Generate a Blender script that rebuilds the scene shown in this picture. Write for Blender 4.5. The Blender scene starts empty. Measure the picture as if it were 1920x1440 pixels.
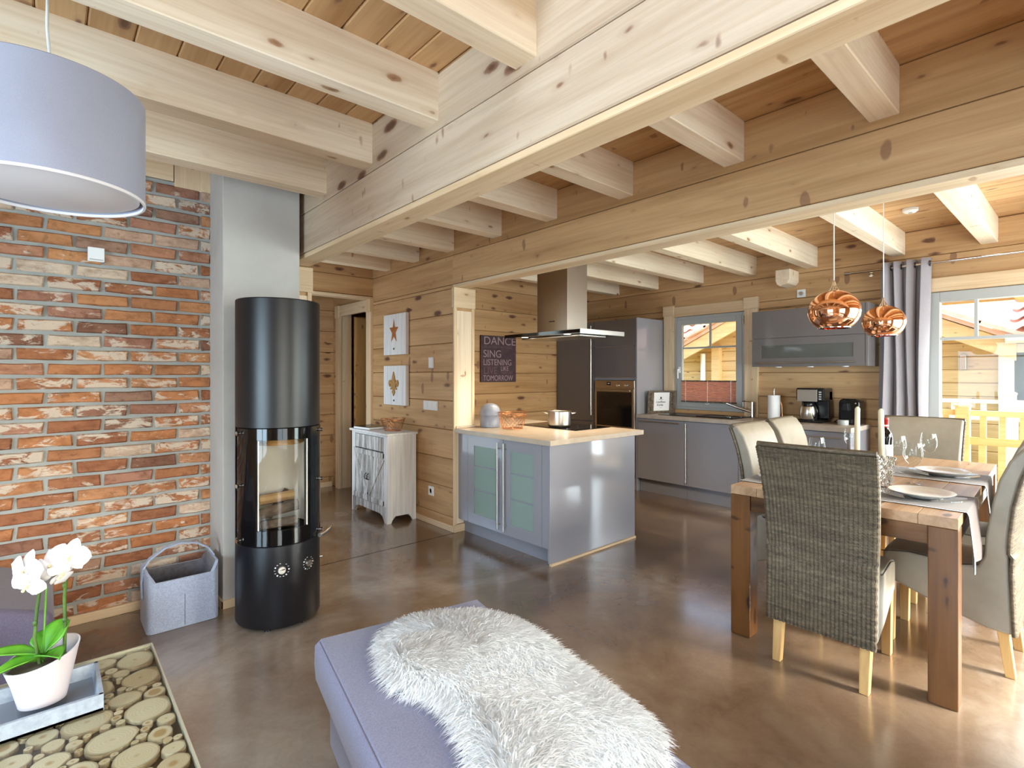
import bpy, bmesh, math, random
import numpy as np
from mathutils import Vector, Matrix
random.seed(7)
SC = bpy.context.scene
COL = SC.collection
PI = math.pi

# ---------------------------------------------------------------- camera
cam_d = bpy.data.cameras.new('camera')
cam = bpy.data.objects.new('camera', cam_d)
COL.objects.link(cam)
cam_d.sensor_width = 36.0
cam_d.lens = 980.57 / 1920 * 36
cam_d.shift_y = -16.6 / 1920
cam.location = (0, 0, 1.37)
cam.rotation_euler = (PI / 2, 0, math.atan2(0.7482315, 0.66343773) - PI / 2)
cam_d.clip_start = 0.02
SC.camera = cam

# ---------------------------------------------------------------- light and exposure
W = bpy.data.worlds.new('world')
SC.world = W
W.use_nodes = True
wt = W.node_tree
sky = wt.nodes.new('ShaderNodeTexSky')
sky.sky_type = 'NISHITA'
sky.sun_disc = False
sky.sun_elevation = math.radians(33)
sky.sun_rotation = math.radians(167)
sky.air_density = 1.0
sky.dust_density = 4.0
wt.links.new(sky.outputs[0], wt.nodes['Background'].inputs[0])
wt.nodes['Background'].inputs[1].default_value = 0.9

def sun(name, energy, direction, col, angle):
    l = bpy.data.lights.new(name, 'SUN')
    l.energy = energy
    l.color = col
    l.angle = math.radians(angle)
    o = bpy.data.objects.new(name, l)
    COL.objects.link(o)
    o.rotation_euler = Vector(direction).to_track_quat('-Z', 'Y').to_euler()
    return o
sun('sun', 6.8, (-0.2, 0.9, -0.6), (0.90, 0.96, 1.0), 9)

def area(name, loc, direction, sx, sy, power, col):
    l = bpy.data.lights.new(name, 'AREA')
    l.shape = 'RECTANGLE'
    l.size = sx
    l.size_y = sy
    l.energy = power
    l.color = col
    o = bpy.data.objects.new(name, l)
    COL.objects.link(o)
    o.location = loc
    o.rotation_euler = Vector(direction).to_track_quat('-Z', 'Y').to_euler()
    return o
DAY = (0.76, 0.89, 1.0)
COOL = (0.62, 0.80, 1.0)
area('daylight_gallery_skylight', (-1.25, -0.5, 4.5), (0.0, 0.30, -1), 1.7, 2.6, 125, COOL)
area('daylight_south_glass', (4.25, -1.62, 1.10), (0, 1, -0.16), 2.7, 2.0, 170, DAY)
area('daylight_south_living', (0.2, -2.62, 1.25), (0, 1, 0.2), 2.6, 2.0, 78, COOL)
area('daylight_west_glass', (-2.82, 0.9, 1.15), (1, 0, 0.15), 2.4, 1.8, 210, COOL)
area('hall_fill', (1.44, 5.1, 1.3), (1, 0, 0), 0.9, 1.8, 9, DAY)  # added fill lamp for the hall, no source known there
area('daylight_patio', (6.15, -0.40, 1.15), (-1, 0.1, -0.1), 1.2, 2.0, 110, DAY)

vs = SC.view_settings
SC.display_settings.display_device = 'sRGB'
vs.view_transform = 'Standard'
vs.look = 'None'
vs.gamma = 1.0
vs.use_curve_mapping = False
vs.exposure = 0.34
SC.cycles.max_bounces = 10
SC.cycles.diffuse_bounces = 5
SC.cycles.glossy_bounces = 5
SC.cycles.transmission_bounces = 8
SC.cycles.transparent_max_bounces = 16
SC.cycles.caustics_reflective = False
SC.cycles.caustics_refractive = False
SC.cycles.sample_clamp_indirect = 6.0
SC.cycles.use_denoising = True

# ---------------------------------------------------------------- material helpers
def srgb(r, g, b):
    f = lambda c: (c / 255) / 12.92 if c <= 10 else ((c / 255 + 0.055) / 1.055) ** 2.4
    return (f(r), f(g), f(b), 1)

class NT:
    def __init__(s, name):
        s.m = bpy.data.materials.new(name)
        s.m.use_nodes = True
        s.t = s.m.node_tree
        s.b = s.t.nodes['Principled BSDF']
        s.out = s.t.nodes['Material Output']
    def n(s, typ, **kw):
        nd = s.t.nodes.new('ShaderNode' + typ)
        for k, v in kw.items():
            if k.startswith('i_'):
                k = k[2:]
                key = int(k) if k.isdigit() else k.replace('_', ' ')
                nd.inputs[key].default_value = v
            else:
                setattr(nd, k, v)
        return nd
    def l(s, a, b):
        s.t.links.new(a, b)
    def coord(s, kind='Object', scale=(1, 1, 1), rnd=True):
        c = s.n('TexCoord').outputs[kind]
        if rnd:
            oi = s.n('ObjectInfo')
            mu = s.n('VectorMath', operation='SCALE')
            mu.inputs[0].default_value = (37.1, 53.7, 71.3)
            s.l(oi.outputs['Random'], mu.inputs['Scale'])
            ad = s.n('VectorMath', operation='ADD')
            s.l(c, ad.inputs[0])
            s.l(mu.outputs[0], ad.inputs[1])
            c = ad.outputs[0]
        return s.scale(c, scale)
    def scale(s, c, scale):
        mp = s.n('VectorMath', operation='MULTIPLY')
        mp.inputs[1].default_value = scale
        s.l(c, mp.inputs[0])
        return mp.outputs[0]
    def noise(s, vec, scale=5, detail=3, rough=0.5, dist=0.0, out='Fac'):
        nd = s.n('TexNoise')
        nd.inputs['Scale'].default_value = scale
        nd.inputs['Detail'].default_value = detail
        nd.inputs['Roughness'].default_value = rough
        nd.inputs['Distortion'].default_value = dist
        if vec is not None:
            s.l(vec, nd.inputs['Vector'])
        return nd.outputs[out]
    def ramp(s, fac, stops, interp='LINEAR'):
        nd = s.n('ValToRGB')
        nd.color_ramp.interpolation = interp
        el = nd.color_ramp.elements
        while len(el) < len(stops):
            el.new(0.5)
        for e, (p, c) in zip(el, stops):
            e.position = p
            e.color = c if len(c) == 4 else (*c, 1)
        s.l(fac, nd.inputs[0])
        return nd.outputs[0]
    def mix(s, fac, a, b, mode='MIX'):
        nd = s.n('Mix', data_type='RGBA', blend_type=mode)
        for sock, v in ((nd.inputs[0], fac), (nd.inputs[6], a), (nd.inputs[7], b)):
            if hasattr(v, 'is_linked'):
                s.l(v, sock)
            else:
                sock.default_value = v
        return nd.outputs[2]
    def math(s, op, a, b=0.0, c=None):
        nd = s.n('Math', operation=op)
        for i, v in enumerate((a, b) if c is None else (a, b, c)):
            if hasattr(v, 'is_linked'):
                s.l(v, nd.inputs[i])
            else:
                nd.inputs[i].default_value = v
        return nd.outputs[0]
    def bump(s, h, strength=0.3, dist=0.01):
        nd = s.n('Bump')
        nd.inputs['Strength'].default_value = strength
        nd.inputs['Distance'].default_value = dist
        s.l(h, nd.inputs['Height'])
        s.l(nd.outputs[0], s.b.inputs['Normal'])
    def set(s, **kw):
        for k, v in kw.items():
            key = k.replace('_', ' ')
            sock = s.b.inputs[key]
            if hasattr(v, 'is_linked'):
                s.l(v, sock)
            else:
                sock.default_value = v
        return s

def plain(name, rgb, rough=0.5, metal=0.0, spec=0.5, **kw):
    n = NT(name)
    n.set(Base_Color=srgb(*rgb), Roughness=rough, Metallic=metal, Specular_IOR_Level=spec)
    n.set(**kw)
    return n.m

def axscale(ax, along, across):
    v = [across] * 3
    v['xyz'.index(ax)] = along
    return tuple(v)

def pine(name, ax, light, dark, knots=1.0, rough=0.55, knotcol=(124, 84, 64), kscale=1.0):
    n = NT(name)
    c0 = n.coord()
    wob = n.noise(n.scale(c0, axscale(ax, 0.8, 3.0)), 1.0, 2, out='Color')
    wv = n.n('VectorMath', operation='MULTIPLY_ADD')
    n.l(wob, wv.inputs[0])
    wv.inputs[1].default_value = axscale(ax, 0.0, 0.06)
    n.l(c0, wv.inputs[2])
    c = wv.outputs[0]
    broad = n.noise(n.scale(c, axscale(ax, 0.5, 8)), 1.0, 4, 0.6)
    grain = n.noise(n.scale(c, axscale(ax, 1.6, 70)), 1.0, 3, 0.6)
    base = n.ramp(broad, [(0.28, srgb(*dark)), (0.55, srgb(*light)), (0.8, srgb(*[min(255, int(x * 1.05)) for x in light]))])
    gr = n.ramp(grain, [(0.3, (0.86, 0.80, 0.72)), (0.6, (1, 1, 1))])
    col = n.mix(0.75, base, gr, 'MULTIPLY')
    if knots > 0:
        def spots(scale, power, size, seed):
            kc = n.scale(c0, scale)
            ko = n.noise(n.scale(c0, (16, 16, 16)), 1.0, 2, out='Color')
            kv = n.n('VectorMath', operation='MULTIPLY_ADD')
            n.l(ko, kv.inputs[0]); kv.inputs[1].default_value = (0.22, 0.22, 0.22); n.l(kc, kv.inputs[2])
            sh = n.n('VectorMath', operation='ADD'); n.l(kv.outputs[0], sh.inputs[0]); sh.inputs[1].default_value = (seed, seed * 2, seed * 3)
            vo = n.n('TexVoronoi'); vo.inputs['Scale'].default_value = 1.0
            n.l(sh.outputs[0], vo.inputs['Vector'])
            sep = n.n('SeparateColor'); n.l(vo.outputs['Color'], sep.inputs[0])
            thr = n.math('MULTIPLY', n.math('POWER', sep.outputs[0], power), size * knots)
            return n.math('SUBTRACT', thr, vo.outputs['Distance'])
        def soft(x, lo, hi):
            nd = n.n('MapRange'); nd.clamp = True
            n.l(x, nd.inputs[0]); nd.inputs[1].default_value = lo; nd.inputs[2].default_value = hi
            return nd.outputs[0]
        k1 = spots(axscale(ax, 4.6 * kscale, 11.5 * kscale), 2.2, 0.29, 3.1)
        k2 = spots(axscale(ax, 11.0 * kscale, 4.6 * kscale), 4.0, 0.27, 7.7)
        col = n.mix(n.math('MULTIPLY', soft(k1, -.16, .02), 0.35), col, srgb(*[int(.55 * d_ + .45 * k_) for d_, k_ in zip(dark, knotcol)]))
        col = n.mix(n.math('MULTIPLY', soft(k1, -.03, .03), 0.80), col, srgb(*knotcol))
        col = n.mix(n.math('MULTIPLY', soft(k1, .05, .12), 0.6), col, srgb(74, 48, 38))
        col = n.mix(n.math('MULTIPLY', soft(k2, -.03, .03), 0.62), col, srgb(*knotcol))
    oi = n.n('ObjectInfo')
    tint = n.ramp(oi.outputs['Random'], [(0.0, (0.90, 0.87, 0.83)), (0.5, (1, 1, 1)), (1.0, (0.97, 0.93, 0.87))])
    col = n.mix(1.0, col, tint, 'MULTIPLY')
    n.set(Base_Color=col, Roughness=rough, Specular_IOR_Level=0.3)
    n.bump(grain, 0.12, 0.004)
    return n.m

M = {}
LW, LD = (206, 169, 124), (176, 136, 92)
for a in 'xyz':
    M['log_' + a] = pine('pine_log_' + a, a, LW, LD, 1.0)
    M['pale_' + a] = pine('pale_pine_log_' + a, a, (204, 186, 165), (182, 160, 138), 1.0)  # same pine as the other logs; paler tint stands in for brighter light
    M['joist_' + a] = pine('pine_joist_' + a, a, (246, 230, 206), (232, 210, 180), 0.6, knotcol=(160, 112, 72))
    M['case_' + a] = pine('pine_casing_' + a, a, (230, 207, 174), (210, 180, 142), 0.5, knotcol=(160, 112, 72))
    M['acacia_top_' + a] = pine('lit_table_top_wood_' + a, a, (190, 158, 126), (156, 122, 92), 0.6, 0.25, (90, 62, 42))  # painted paler than the legs to imitate daylight reflected on the top
    M['acacia_' + a] = pine('table_wood_' + a, a, (116, 79, 46), (70, 45, 26), 1.0, 0.28, (44, 28, 18))
M['board'] = pine('pine_ceiling_board', 'y', (200, 162, 118), (168, 126, 82), 0.9)
M['boardx'] = pine('pine_ceiling_board_x', 'x', (200, 162, 118), (168, 126, 82), 0.9)
M['old_pine'] = pine('golden_pine_door', 'z', (214, 166, 104), (180, 126, 70), 0.9)
M['leg_wood'] = pine('chair_leg_wood', 'z', (222, 186, 128), (196, 152, 92), 0.0)
M['core'] = plain('log_joint_shadow_filler', (120, 84, 54), 0.9)
M['ext_log'] = pine('yellow_glazed_log', 'y', (228, 200, 150), (208, 174, 120), 0.6)
M['ext_wood'] = pine('yellow_glazed_timber', 'y', (236, 206, 154), (220, 184, 128), 0.3)
M['white_paint'] = plain('white_painted_timber', (238, 236, 230), 0.5)

def brick_mat():
    n = NT('old_brick')
    oi = n.n('ObjectInfo')
    c = n.coord()
    body = n.ramp(oi.outputs['Random'], [(0.0, srgb(172, 112, 74)), (0.2, srgb(186, 126, 84)), (0.4, srgb(146, 94, 68)), (0.55, srgb(192, 136, 92)),
                                         (0.7, srgb(170, 122, 100)), (0.85, srgb(126, 88, 70)), (0.93, srgb(190, 156, 132)), (1.0, srgb(204, 184, 162))])
    mott = n.noise(n.scale(c, (14, 14, 26)), 1.0, 5, 0.65)
    body = n.mix(1.0, body, n.ramp(mott, [(0.3, (0.62, 0.55, 0.5)), (0.55, (1, 1, 1)), (0.75, (1.12, 1.1, 1.05))]), 'MULTIPLY')
    wash = n.noise(n.scale(c, (9, 9, 22)), 1.0, 4, 0.7, 0.6)
    amt = n.math('MULTIPLY_ADD', n.math('FRACT', n.math('MULTIPLY', oi.outputs['Random'], 17.31)), 0.30, -0.11)
    w = n.math('ADD', wash, amt)
    m = n.ramp(w, [(0.60, (0, 0, 0)), (0.68, (1, 1, 1))])
    col = n.mix(n.math('MULTIPLY', m, 0.78), body, srgb(210, 197, 178))
    dk = n.ramp(n.noise(n.scale(c, (30, 30, 30)), 1.0, 3), [(0.62, (0, 0, 0)), (0.70, (1, 1, 1))])
    col = n.mix(n.math('MULTIPLY', dk, 0.35), col, srgb(84, 58, 44))
    n.set(Base_Color=col, Roughness=0.88, Specular_IOR_Level=0.2)
    n.bump(n.noise(n.scale(c, (40, 40, 40)), 1.0, 5, 0.7), 0.55, 0.012)
    return n.m
M['brick'] = brick_mat()

def mottled(name, a, b, scale, rough, bumps=0.1, bscale=200, detail=4, spec=0.4, bdist=0.002):
    n = NT(name)
    c = n.coord(rnd=False)
    f = n.noise(c, scale, detail, 0.6)
    n.set(Base_Color=n.ramp(f, [(0.3, srgb(*a)), (0.7, srgb(*b))]), Roughness=rough, Specular_IOR_Level=spec)
    if bumps:
        n.bump(n.noise(c, bscale, 3), bumps, bdist)
    return n.m
M['mortar'] = mottled('grey_mortar', (146, 148, 144), (164, 165, 159), 9, 0.95, 0.5, 90)
M['plaster'] = mottled('pale_grey_plaster', (176, 170, 163), (190, 185, 178), 3, 0.9, 0.25, 60)

def floor_mat():
    n = NT('polished_concrete')
    c = n.coord(rnd=False)
    off = n.n('VectorMath', operation='ADD'); n.l(c, off.inputs[0]); off.inputs[1].default_value = (30.83, 47.29, 0.0)  # offset sets pale mottling left and dark right, standing in for room light
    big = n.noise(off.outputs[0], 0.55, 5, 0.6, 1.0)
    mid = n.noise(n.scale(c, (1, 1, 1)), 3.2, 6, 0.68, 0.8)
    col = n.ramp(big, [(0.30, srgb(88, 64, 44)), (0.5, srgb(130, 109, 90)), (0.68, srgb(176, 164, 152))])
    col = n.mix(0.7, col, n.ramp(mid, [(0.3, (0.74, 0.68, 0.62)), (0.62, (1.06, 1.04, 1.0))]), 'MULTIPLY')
    sc = n.noise(n.scale(c, (2.5, 2.5, 1)), 6, 8, 0.75, 2.0)
    col = n.mix(0.35, col, n.ramp(sc, [(0.35, (0.7, 0.66, 0.6)), (0.6, (1, 1, 1))]), 'MULTIPLY')
    n.set(Base_Color=col, Roughness=n.ramp(mid, [(0.3, (0.13, 0.13, 0.13)), (0.7, (0.26, 0.26, 0.26))]), Specular_IOR_Level=0.6, Coat_Weight=0.6, Coat_Roughness=0.15, Coat_IOR=1.6)
    n.bump(n.noise(c, 7, 4), 0.03, 0.01)
    return n.m
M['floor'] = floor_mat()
def gloss(name, rgb, rough=0.12):
    n = NT(name)
    n.set(Base_Color=srgb(*rgb), Roughness=0.35, Coat_Weight=1.0, Coat_Roughness=rough)
    return n.m
M['lacquer'] = gloss('blue_grey_gloss_lacquer', (148, 148, 156), 0.07)
M['lacquer_dark'] = gloss('dark_gloss_lacquer', (98, 95, 97), 0.07)  # darker tone for the tall unit fronts
M['lacquer_wall'] = gloss('warm_grey_gloss_lacquer', (108, 103, 102), 0.07)
M['lacquer_matt'] = plain('blue_grey_plinth', (140, 141, 150), 0.4)
M['steel'] = plain('brushed_steel', (196, 190, 180), 0.28, 1.0)
M['steel_hood'] = plain('hood_brushed_steel', (176, 164, 150), 0.33, 1.0)
M['chrome'] = plain('polished_chrome', (222, 222, 224), 0.08, 1.0)
M['copper'] = plain('mirror_copper', (246, 186, 148), 0.04, 1.0)
M['copper_wire'] = plain('copper_wire', (196, 128, 84), 0.3, 1.0)
M['black_gloss'] = plain('black_gloss', (10, 10, 11), 0.08)
M['black_plastic'] = plain('black_plastic', (20, 20, 22), 0.25)
M['black_matt'] = plain('matt_black_enamel', (15, 16, 21), 0.36, 0.0, 0.5)
M['dark'] = plain('dark_interior', (26, 24, 22), 0.8)
M['white'] = plain('white_plastic', (236, 236, 234), 0.35)
M['porcelain'] = plain('white_porcelain', (238, 236, 232), 0.15)
M['wax'] = plain('ivory_wax', (232, 222, 190), 0.45, Subsurface_Weight=0.2, Subsurface_Radius=(0.01, 0.008, 0.005))
M['worktop'] = mottled('pale_beige_worktop', (184, 168, 148), (198, 183, 165), 14, 0.3, 0)
M['worktop_kitchen'] = mottled('grey_oak_worktop', (176, 164, 152), (196, 184, 170), 9, 0.4, 0)
M['grey_frame'] = plain('grey_window_paint', (176, 178, 176), 0.4)
def opal():
    n = NT('added_opal_diffuser')
    tl = n.n('BsdfTranslucent'); tl.inputs[0].default_value = (0.5, 0.5, 0.5, 1)
    n.l(tl.outputs[0], n.out.inputs[0])
    return n.m
M['opal'] = opal()
M['paper'] = plain('white_paper', (240, 240, 240), 0.8)
M['ink'] = plain('black_ink', (30, 30, 32), 0.7)

def clear_glass(name, tint=(255, 255, 255), ior=1.45, rough=0.0, boost=1.0):
    n = NT(name)
    tr = n.n('BsdfTransparent'); tr.inputs[0].default_value = srgb(*tint)
    gl = n.n('BsdfGlossy'); gl.inputs['Roughness'].default_value = rough
    fr = n.n('Fresnel'); fr.inputs['IOR'].default_value = ior
    mx = n.n('MixShader')
    geo = n.n('NewGeometry')
    n.l(n.math('MULTIPLY', n.math('MULTIPLY', fr.outputs[0], boost), n.math('SUBTRACT', 1.0, geo.outputs['Backfacing'])), mx.inputs[0])
    n.l(tr.outputs[0], mx.inputs[1]); n.l(gl.outputs[0], mx.inputs[2])
    n.l(mx.outputs[0], n.out.inputs[0])
    return n.m
M['pane'] = clear_glass('window_glass', (250, 252, 250), 1.35)
M['drink_glass'] = clear_glass('crystal_glass', (253, 254, 254), 1.5, 0.0, 1.2)
M['stove_glass'] = clear_glass('stove_glass', (246, 245, 242), 1.4)
M['table_glass'] = clear_glass('coffee_table_glass', (247, 249, 246), 1.35)
def real_glass(name):
    n = NT(name)
    g = n.n('BsdfGlass'); g.inputs['IOR'].default_value = 1.5; g.inputs['Roughness'].default_value = 0.0; g.inputs[0].default_value = (0.97, 0.98, 0.98, 1)
    n.l(g.outputs[0], n.out.inputs[0])
    return n.m
M['crystal'] = real_glass('cut_crystal_glass')
def frosted(name, rgb):
    n = NT(name)
    n.set(Base_Color=srgb(*rgb), Roughness=0.3, Transmission_Weight=0.35, IOR=1.3)
    return n.m
M['frosted'] = frosted('green_frosted_glass', (168, 190, 180))
M['smoked'] = gloss('grey_smoked_glass', (86, 88, 84), 0.05)

def fabric(name, a, b, scale=260, rough=0.95, sheen=0.3, bumps=0.3):
    n = NT(name)
    c = n.coord(rnd=False)
    f = n.noise(c, scale, 3, 0.7)
    g = n.noise(c, 7, 3)
    col = n.ramp(f, [(0.3, srgb(*a)), (0.7, srgb(*b))])
    col = n.mix(0.35, col, n.ramp(g, [(0.3, (0.88, 0.88, 0.88)), (0.7, (1.04, 1.04, 1.04))]), 'MULTIPLY')
    n.set(Base_Color=col, Roughness=rough, Specular_IOR_Level=0.15, Sheen_Weight=sheen)
    n.bump(f, bumps, 0.002)
    return n.m
M['lavender'] = fabric('lavender_upholstery', (108, 106, 127), (130, 128, 149), 190)
M['purple'] = fabric('dusky_purple_upholstery', (88, 80, 96), (108, 99, 115))
M['felt'] = fabric('grey_felt', (138, 147, 168), (168, 177, 198), 160)
M['felt_dark'] = fabric('dark_grey_felt_lining', (78, 76, 82), (112, 110, 116), 18)
M['curtain'] = fabric('grey_taupe_curtain', (150, 144, 148), (168, 162, 166), 320, 0.85, 0.2, 0.1)
M['shade'] = fabric('silver_grey_lampshade', (152, 156, 174), (164, 168, 186), 420, 0.36, 0.1, 0.05)
M['shade'].node_tree.nodes['Principled BSDF'].inputs['Specular IOR Level'].default_value = 0.6
M['shade_in'] = plain('white_diffuser', (226, 222, 224), 0.6)
M['runner'] = fabric('taupe_table_runner', (98, 90, 90), (116, 106, 104), 300, 0.7, 0.3, 0.1)
M['runner_edge'] = fabric('silver_runner_lining', (196, 204, 218), (210, 216, 228), 300, 0.6)
M['leather'] = mottled('cream_grey_leather', (146, 139, 125), (162, 154, 140), 6, 0.4, 0.15, 300)
M['seam'] = plain('dark_stitching', (70, 62, 54), 0.7)

def wicker_mat():
    n = NT('grey_brown_wicker')
    c = n.coord(rnd=False)
    f = n.noise(n.scale(c, (46, 46, 120)), 1.0, 4, 0.7)
    f = n.math('ADD', n.math('MULTIPLY', f, 0.6), n.math('MULTIPLY', n.noise(n.scale(c, (5, 5, 80)), 1.0, 3), 0.4))
    n.set(Base_Color=n.ramp(f, [(0.3, srgb(46, 38, 28)), (0.5, srgb(90, 77, 59)), (0.7, srgb(124, 110, 88))]), Roughness=0.55)
    return n.m
M['wicker'] = wicker_mat()
def worn_white():
    n = NT('distressed_white_paint')
    c = n.coord(rnd=False)
    f = n.noise(n.scale(c, (26, 26, 2.6)), 1.0, 5, 0.75, 0.4)
    n.set(Base_Color=n.ramp(f, [(0.34, srgb(112, 104, 98)), (0.50, srgb(186, 182, 178)), (0.62, srgb(226, 225, 223))]), Roughness=0.7)
    return n.m
M['worn'] = worn_white()
def white_grain():
    n = NT('white_washed_wood')
    c = n.coord(rnd=False)
    f = n.noise(n.scale(c, (40, 40, 2)), 1.0, 3)
    n.set(Base_Color=n.ramp(f, [(0.3, srgb(212, 212, 212)), (0.6, srgb(232, 232, 232))]), Roughness=0.6)
    return n.m
M['white_wood'] = white_grain()
def slice_mat():
    n = NT('wood_slice')
    g = n.n('TexCoord').outputs['Generated']
    fl = n.n('VectorMath', operation='MULTIPLY_ADD'); n.l(g, fl.inputs[0])
    fl.inputs[1].default_value = (2, 2, 0); fl.inputs[2].default_value = (-1, -1, 0)
    ln = n.n('VectorMath', operation='LENGTH'); n.l(fl.outputs[0], ln.inputs[0])
    nz = n.noise(n.coord(), 34, 3)
    r = n.math('ADD', n.math('MULTIPLY_ADD', nz, 0.34, -0.17), ln.outputs['Value'])
    rings = n.math('SINE', n.math('MULTIPLY', r, 46.0))
    oi = n.n('ObjectInfo')
    base = n.ramp(oi.outputs['Random'], [(0, srgb(206, 188, 158)), (0.5, srgb(220, 206, 180)), (1, srgb(196, 174, 140))])
    col = n.mix(0.22, base, n.ramp(rings, [(0.2, (0.55, 0.45, 0.33)), (0.8, (1, 1, 1))]), 'MULTIPLY')
    rnd2 = n.math('FRACT', n.math('MULTIPLY', oi.outputs['Random'], 13.7))
    hr = n.math('MULTIPLY', n.math('POWER', rnd2, 3.0), 0.62)
    heart = n.n('MapRange'); heart.clamp = True; n.l(n.math('SUBTRACT', hr, r), heart.inputs[0])
    heart.inputs[1].default_value = -0.12; heart.inputs[2].default_value = 0.08
    col = n.mix(n.math('MULTIPLY', heart.outputs[0], 0.75), col, srgb(164, 122, 66))
    pith = n.math('LESS_THAN', r, -0.02)
    col = n.mix(n.math('MULTIPLY', pith, 0.7), col, srgb(120, 86, 46))
    rim = n.n('MapRange'); rim.clamp = True; n.l(ln.outputs['Value'], rim.inputs[0])
    rim.inputs[1].default_value = 0.86; rim.inputs[2].default_value = 1.02
    col = n.mix(n.math('MULTIPLY', rim.outputs[0], 0.75), col, srgb(120, 92, 60))
    n.set(Base_Color=col, Roughness=0.6)
    return n.m
M['slice'] = slice_mat()
M['table_edge'] = plain('beige_table_edge', (176, 166, 146), 0.5)
M['bark'] = plain('dark_resin_between_slices', (66, 50, 34), 0.5)
M['leaf'] = mottled('orchid_leaf_green', (58, 120, 28), (112, 172, 48), 9, 0.32, 0)
M['stem'] = mottled('orchid_stem', (36, 62, 26), (92, 122, 48), 12, 0.4, 0)
M['petal'] = plain('white_orchid_petal', (226, 222, 225), 0.5, Subsurface_Weight=0.15, Subsurface_Radius=(0.01, 0.01, 0.01))
M['lip'] = plain('yellow_orchid_lip', (226, 212, 160), 0.5)
M['pot'] = plain('matt_white_pot', (206, 198, 202), 0.4)
def wool_mat():
    n = NT('white_sheepskin_wool')
    di = n.n('BsdfDiffuse'); di.inputs[0].default_value = (0.97, 0.965, 0.95, 1)
    tl = n.n('BsdfTranslucent'); tl.inputs[0].default_value = (0.97, 0.965, 0.95, 1)
    mx = n.n('MixShader'); mx.inputs[0].default_value = 0.5
    n.l(di.outputs[0], mx.inputs[1]); n.l(tl.outputs[0], mx.inputs[2]); n.l(mx.outputs[0], n.out.inputs[0])
    return n.m
M['wool'] = wool_mat()
M['tray'] = mottled('pale_silver_tray', (138, 148, 160), (160, 169, 180), 60, 0.45, 0)
M['tray_in'] = plain('grey_tray_base', (124, 130, 140), 0.45)
def blind_mat():
    n = NT('terracotta_blind')
    di = n.n('BsdfDiffuse'); di.inputs[0].default_value = srgb(190, 146, 130)
    tl = n.n('BsdfTranslucent'); tl.inputs[0].default_value = srgb(196, 142, 124)
    mx = n.n('MixShader'); mx.inputs[0].default_value = 0.5
    n.l(di.outputs[0], mx.inputs[1]); n.l(tl.outputs[0], mx.inputs[2]); n.l(mx.outputs[0], n.out.inputs[0])
    return n.m
M['blind'] = blind_mat()
M['tile_roof'] = mottled('clay_roof_tile', (226, 176, 154), (240, 204, 186), 6, 0.8, 0)
M['sign'] = mottled('dusky_plum_board', (70, 52, 62), (88, 68, 76), 12, 0.7, 0.2, 60)
M['sign_text'] = plain('faded_lilac_lettering', (168, 146, 152), 0.8)
M['sign_text_dim'] = plain('dim_plum_lettering', (116, 88, 100), 0.8)
M['rust'] = mottled('rusty_metal', (150, 84, 36), (186, 116, 56), 30, 0.7, 0.3, 120)
M['bronze'] = mottled('golden_bronze_paint', (160, 116, 62), (196, 152, 92), 30, 0.6, 0.3, 120)
M['firebrick'] = plain('pale_firebrick', (232, 230, 225), 0.8)
M['ash'] = mottled('split_firewood', (196, 158, 112), (222, 192, 146), 16, 0.85, 0.4, 70)
M['bark2'] = mottled('firewood_bark', (84, 72, 62), (118, 104, 92), 18, 0.9, 0.6, 60)
M['bin'] = plain('blue_grey_enamel', (136, 140, 154), 0.35)
M['wine'] = plain('dark_bottle_glass', (18, 14, 14), 0.06)
M['red_foil'] = plain('red_foil', (170, 42, 34), 0.35)
M['lamp_spot'] = NT('hood_lamp_glow').set(Base_Color=(1, 1, 1, 1), Emission_Color=(1.0, 0.93, 0.8, 1), Emission_Strength=3.0).m
M['frame_bark'] = mottled('carved_driftwood_frame', (70, 58, 48), (130, 114, 98), 40, 0.8, 0.6, 80)
M['grass'] = mottled('lawn', (120, 140, 80), (150, 165, 100), 2, 0.9, 0)
M['terrace'] = mottled('mottled_terrace_boards', (206, 186, 154), (222, 204, 174), 3, 0.8, 0)  # pale mottled board tone

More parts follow.
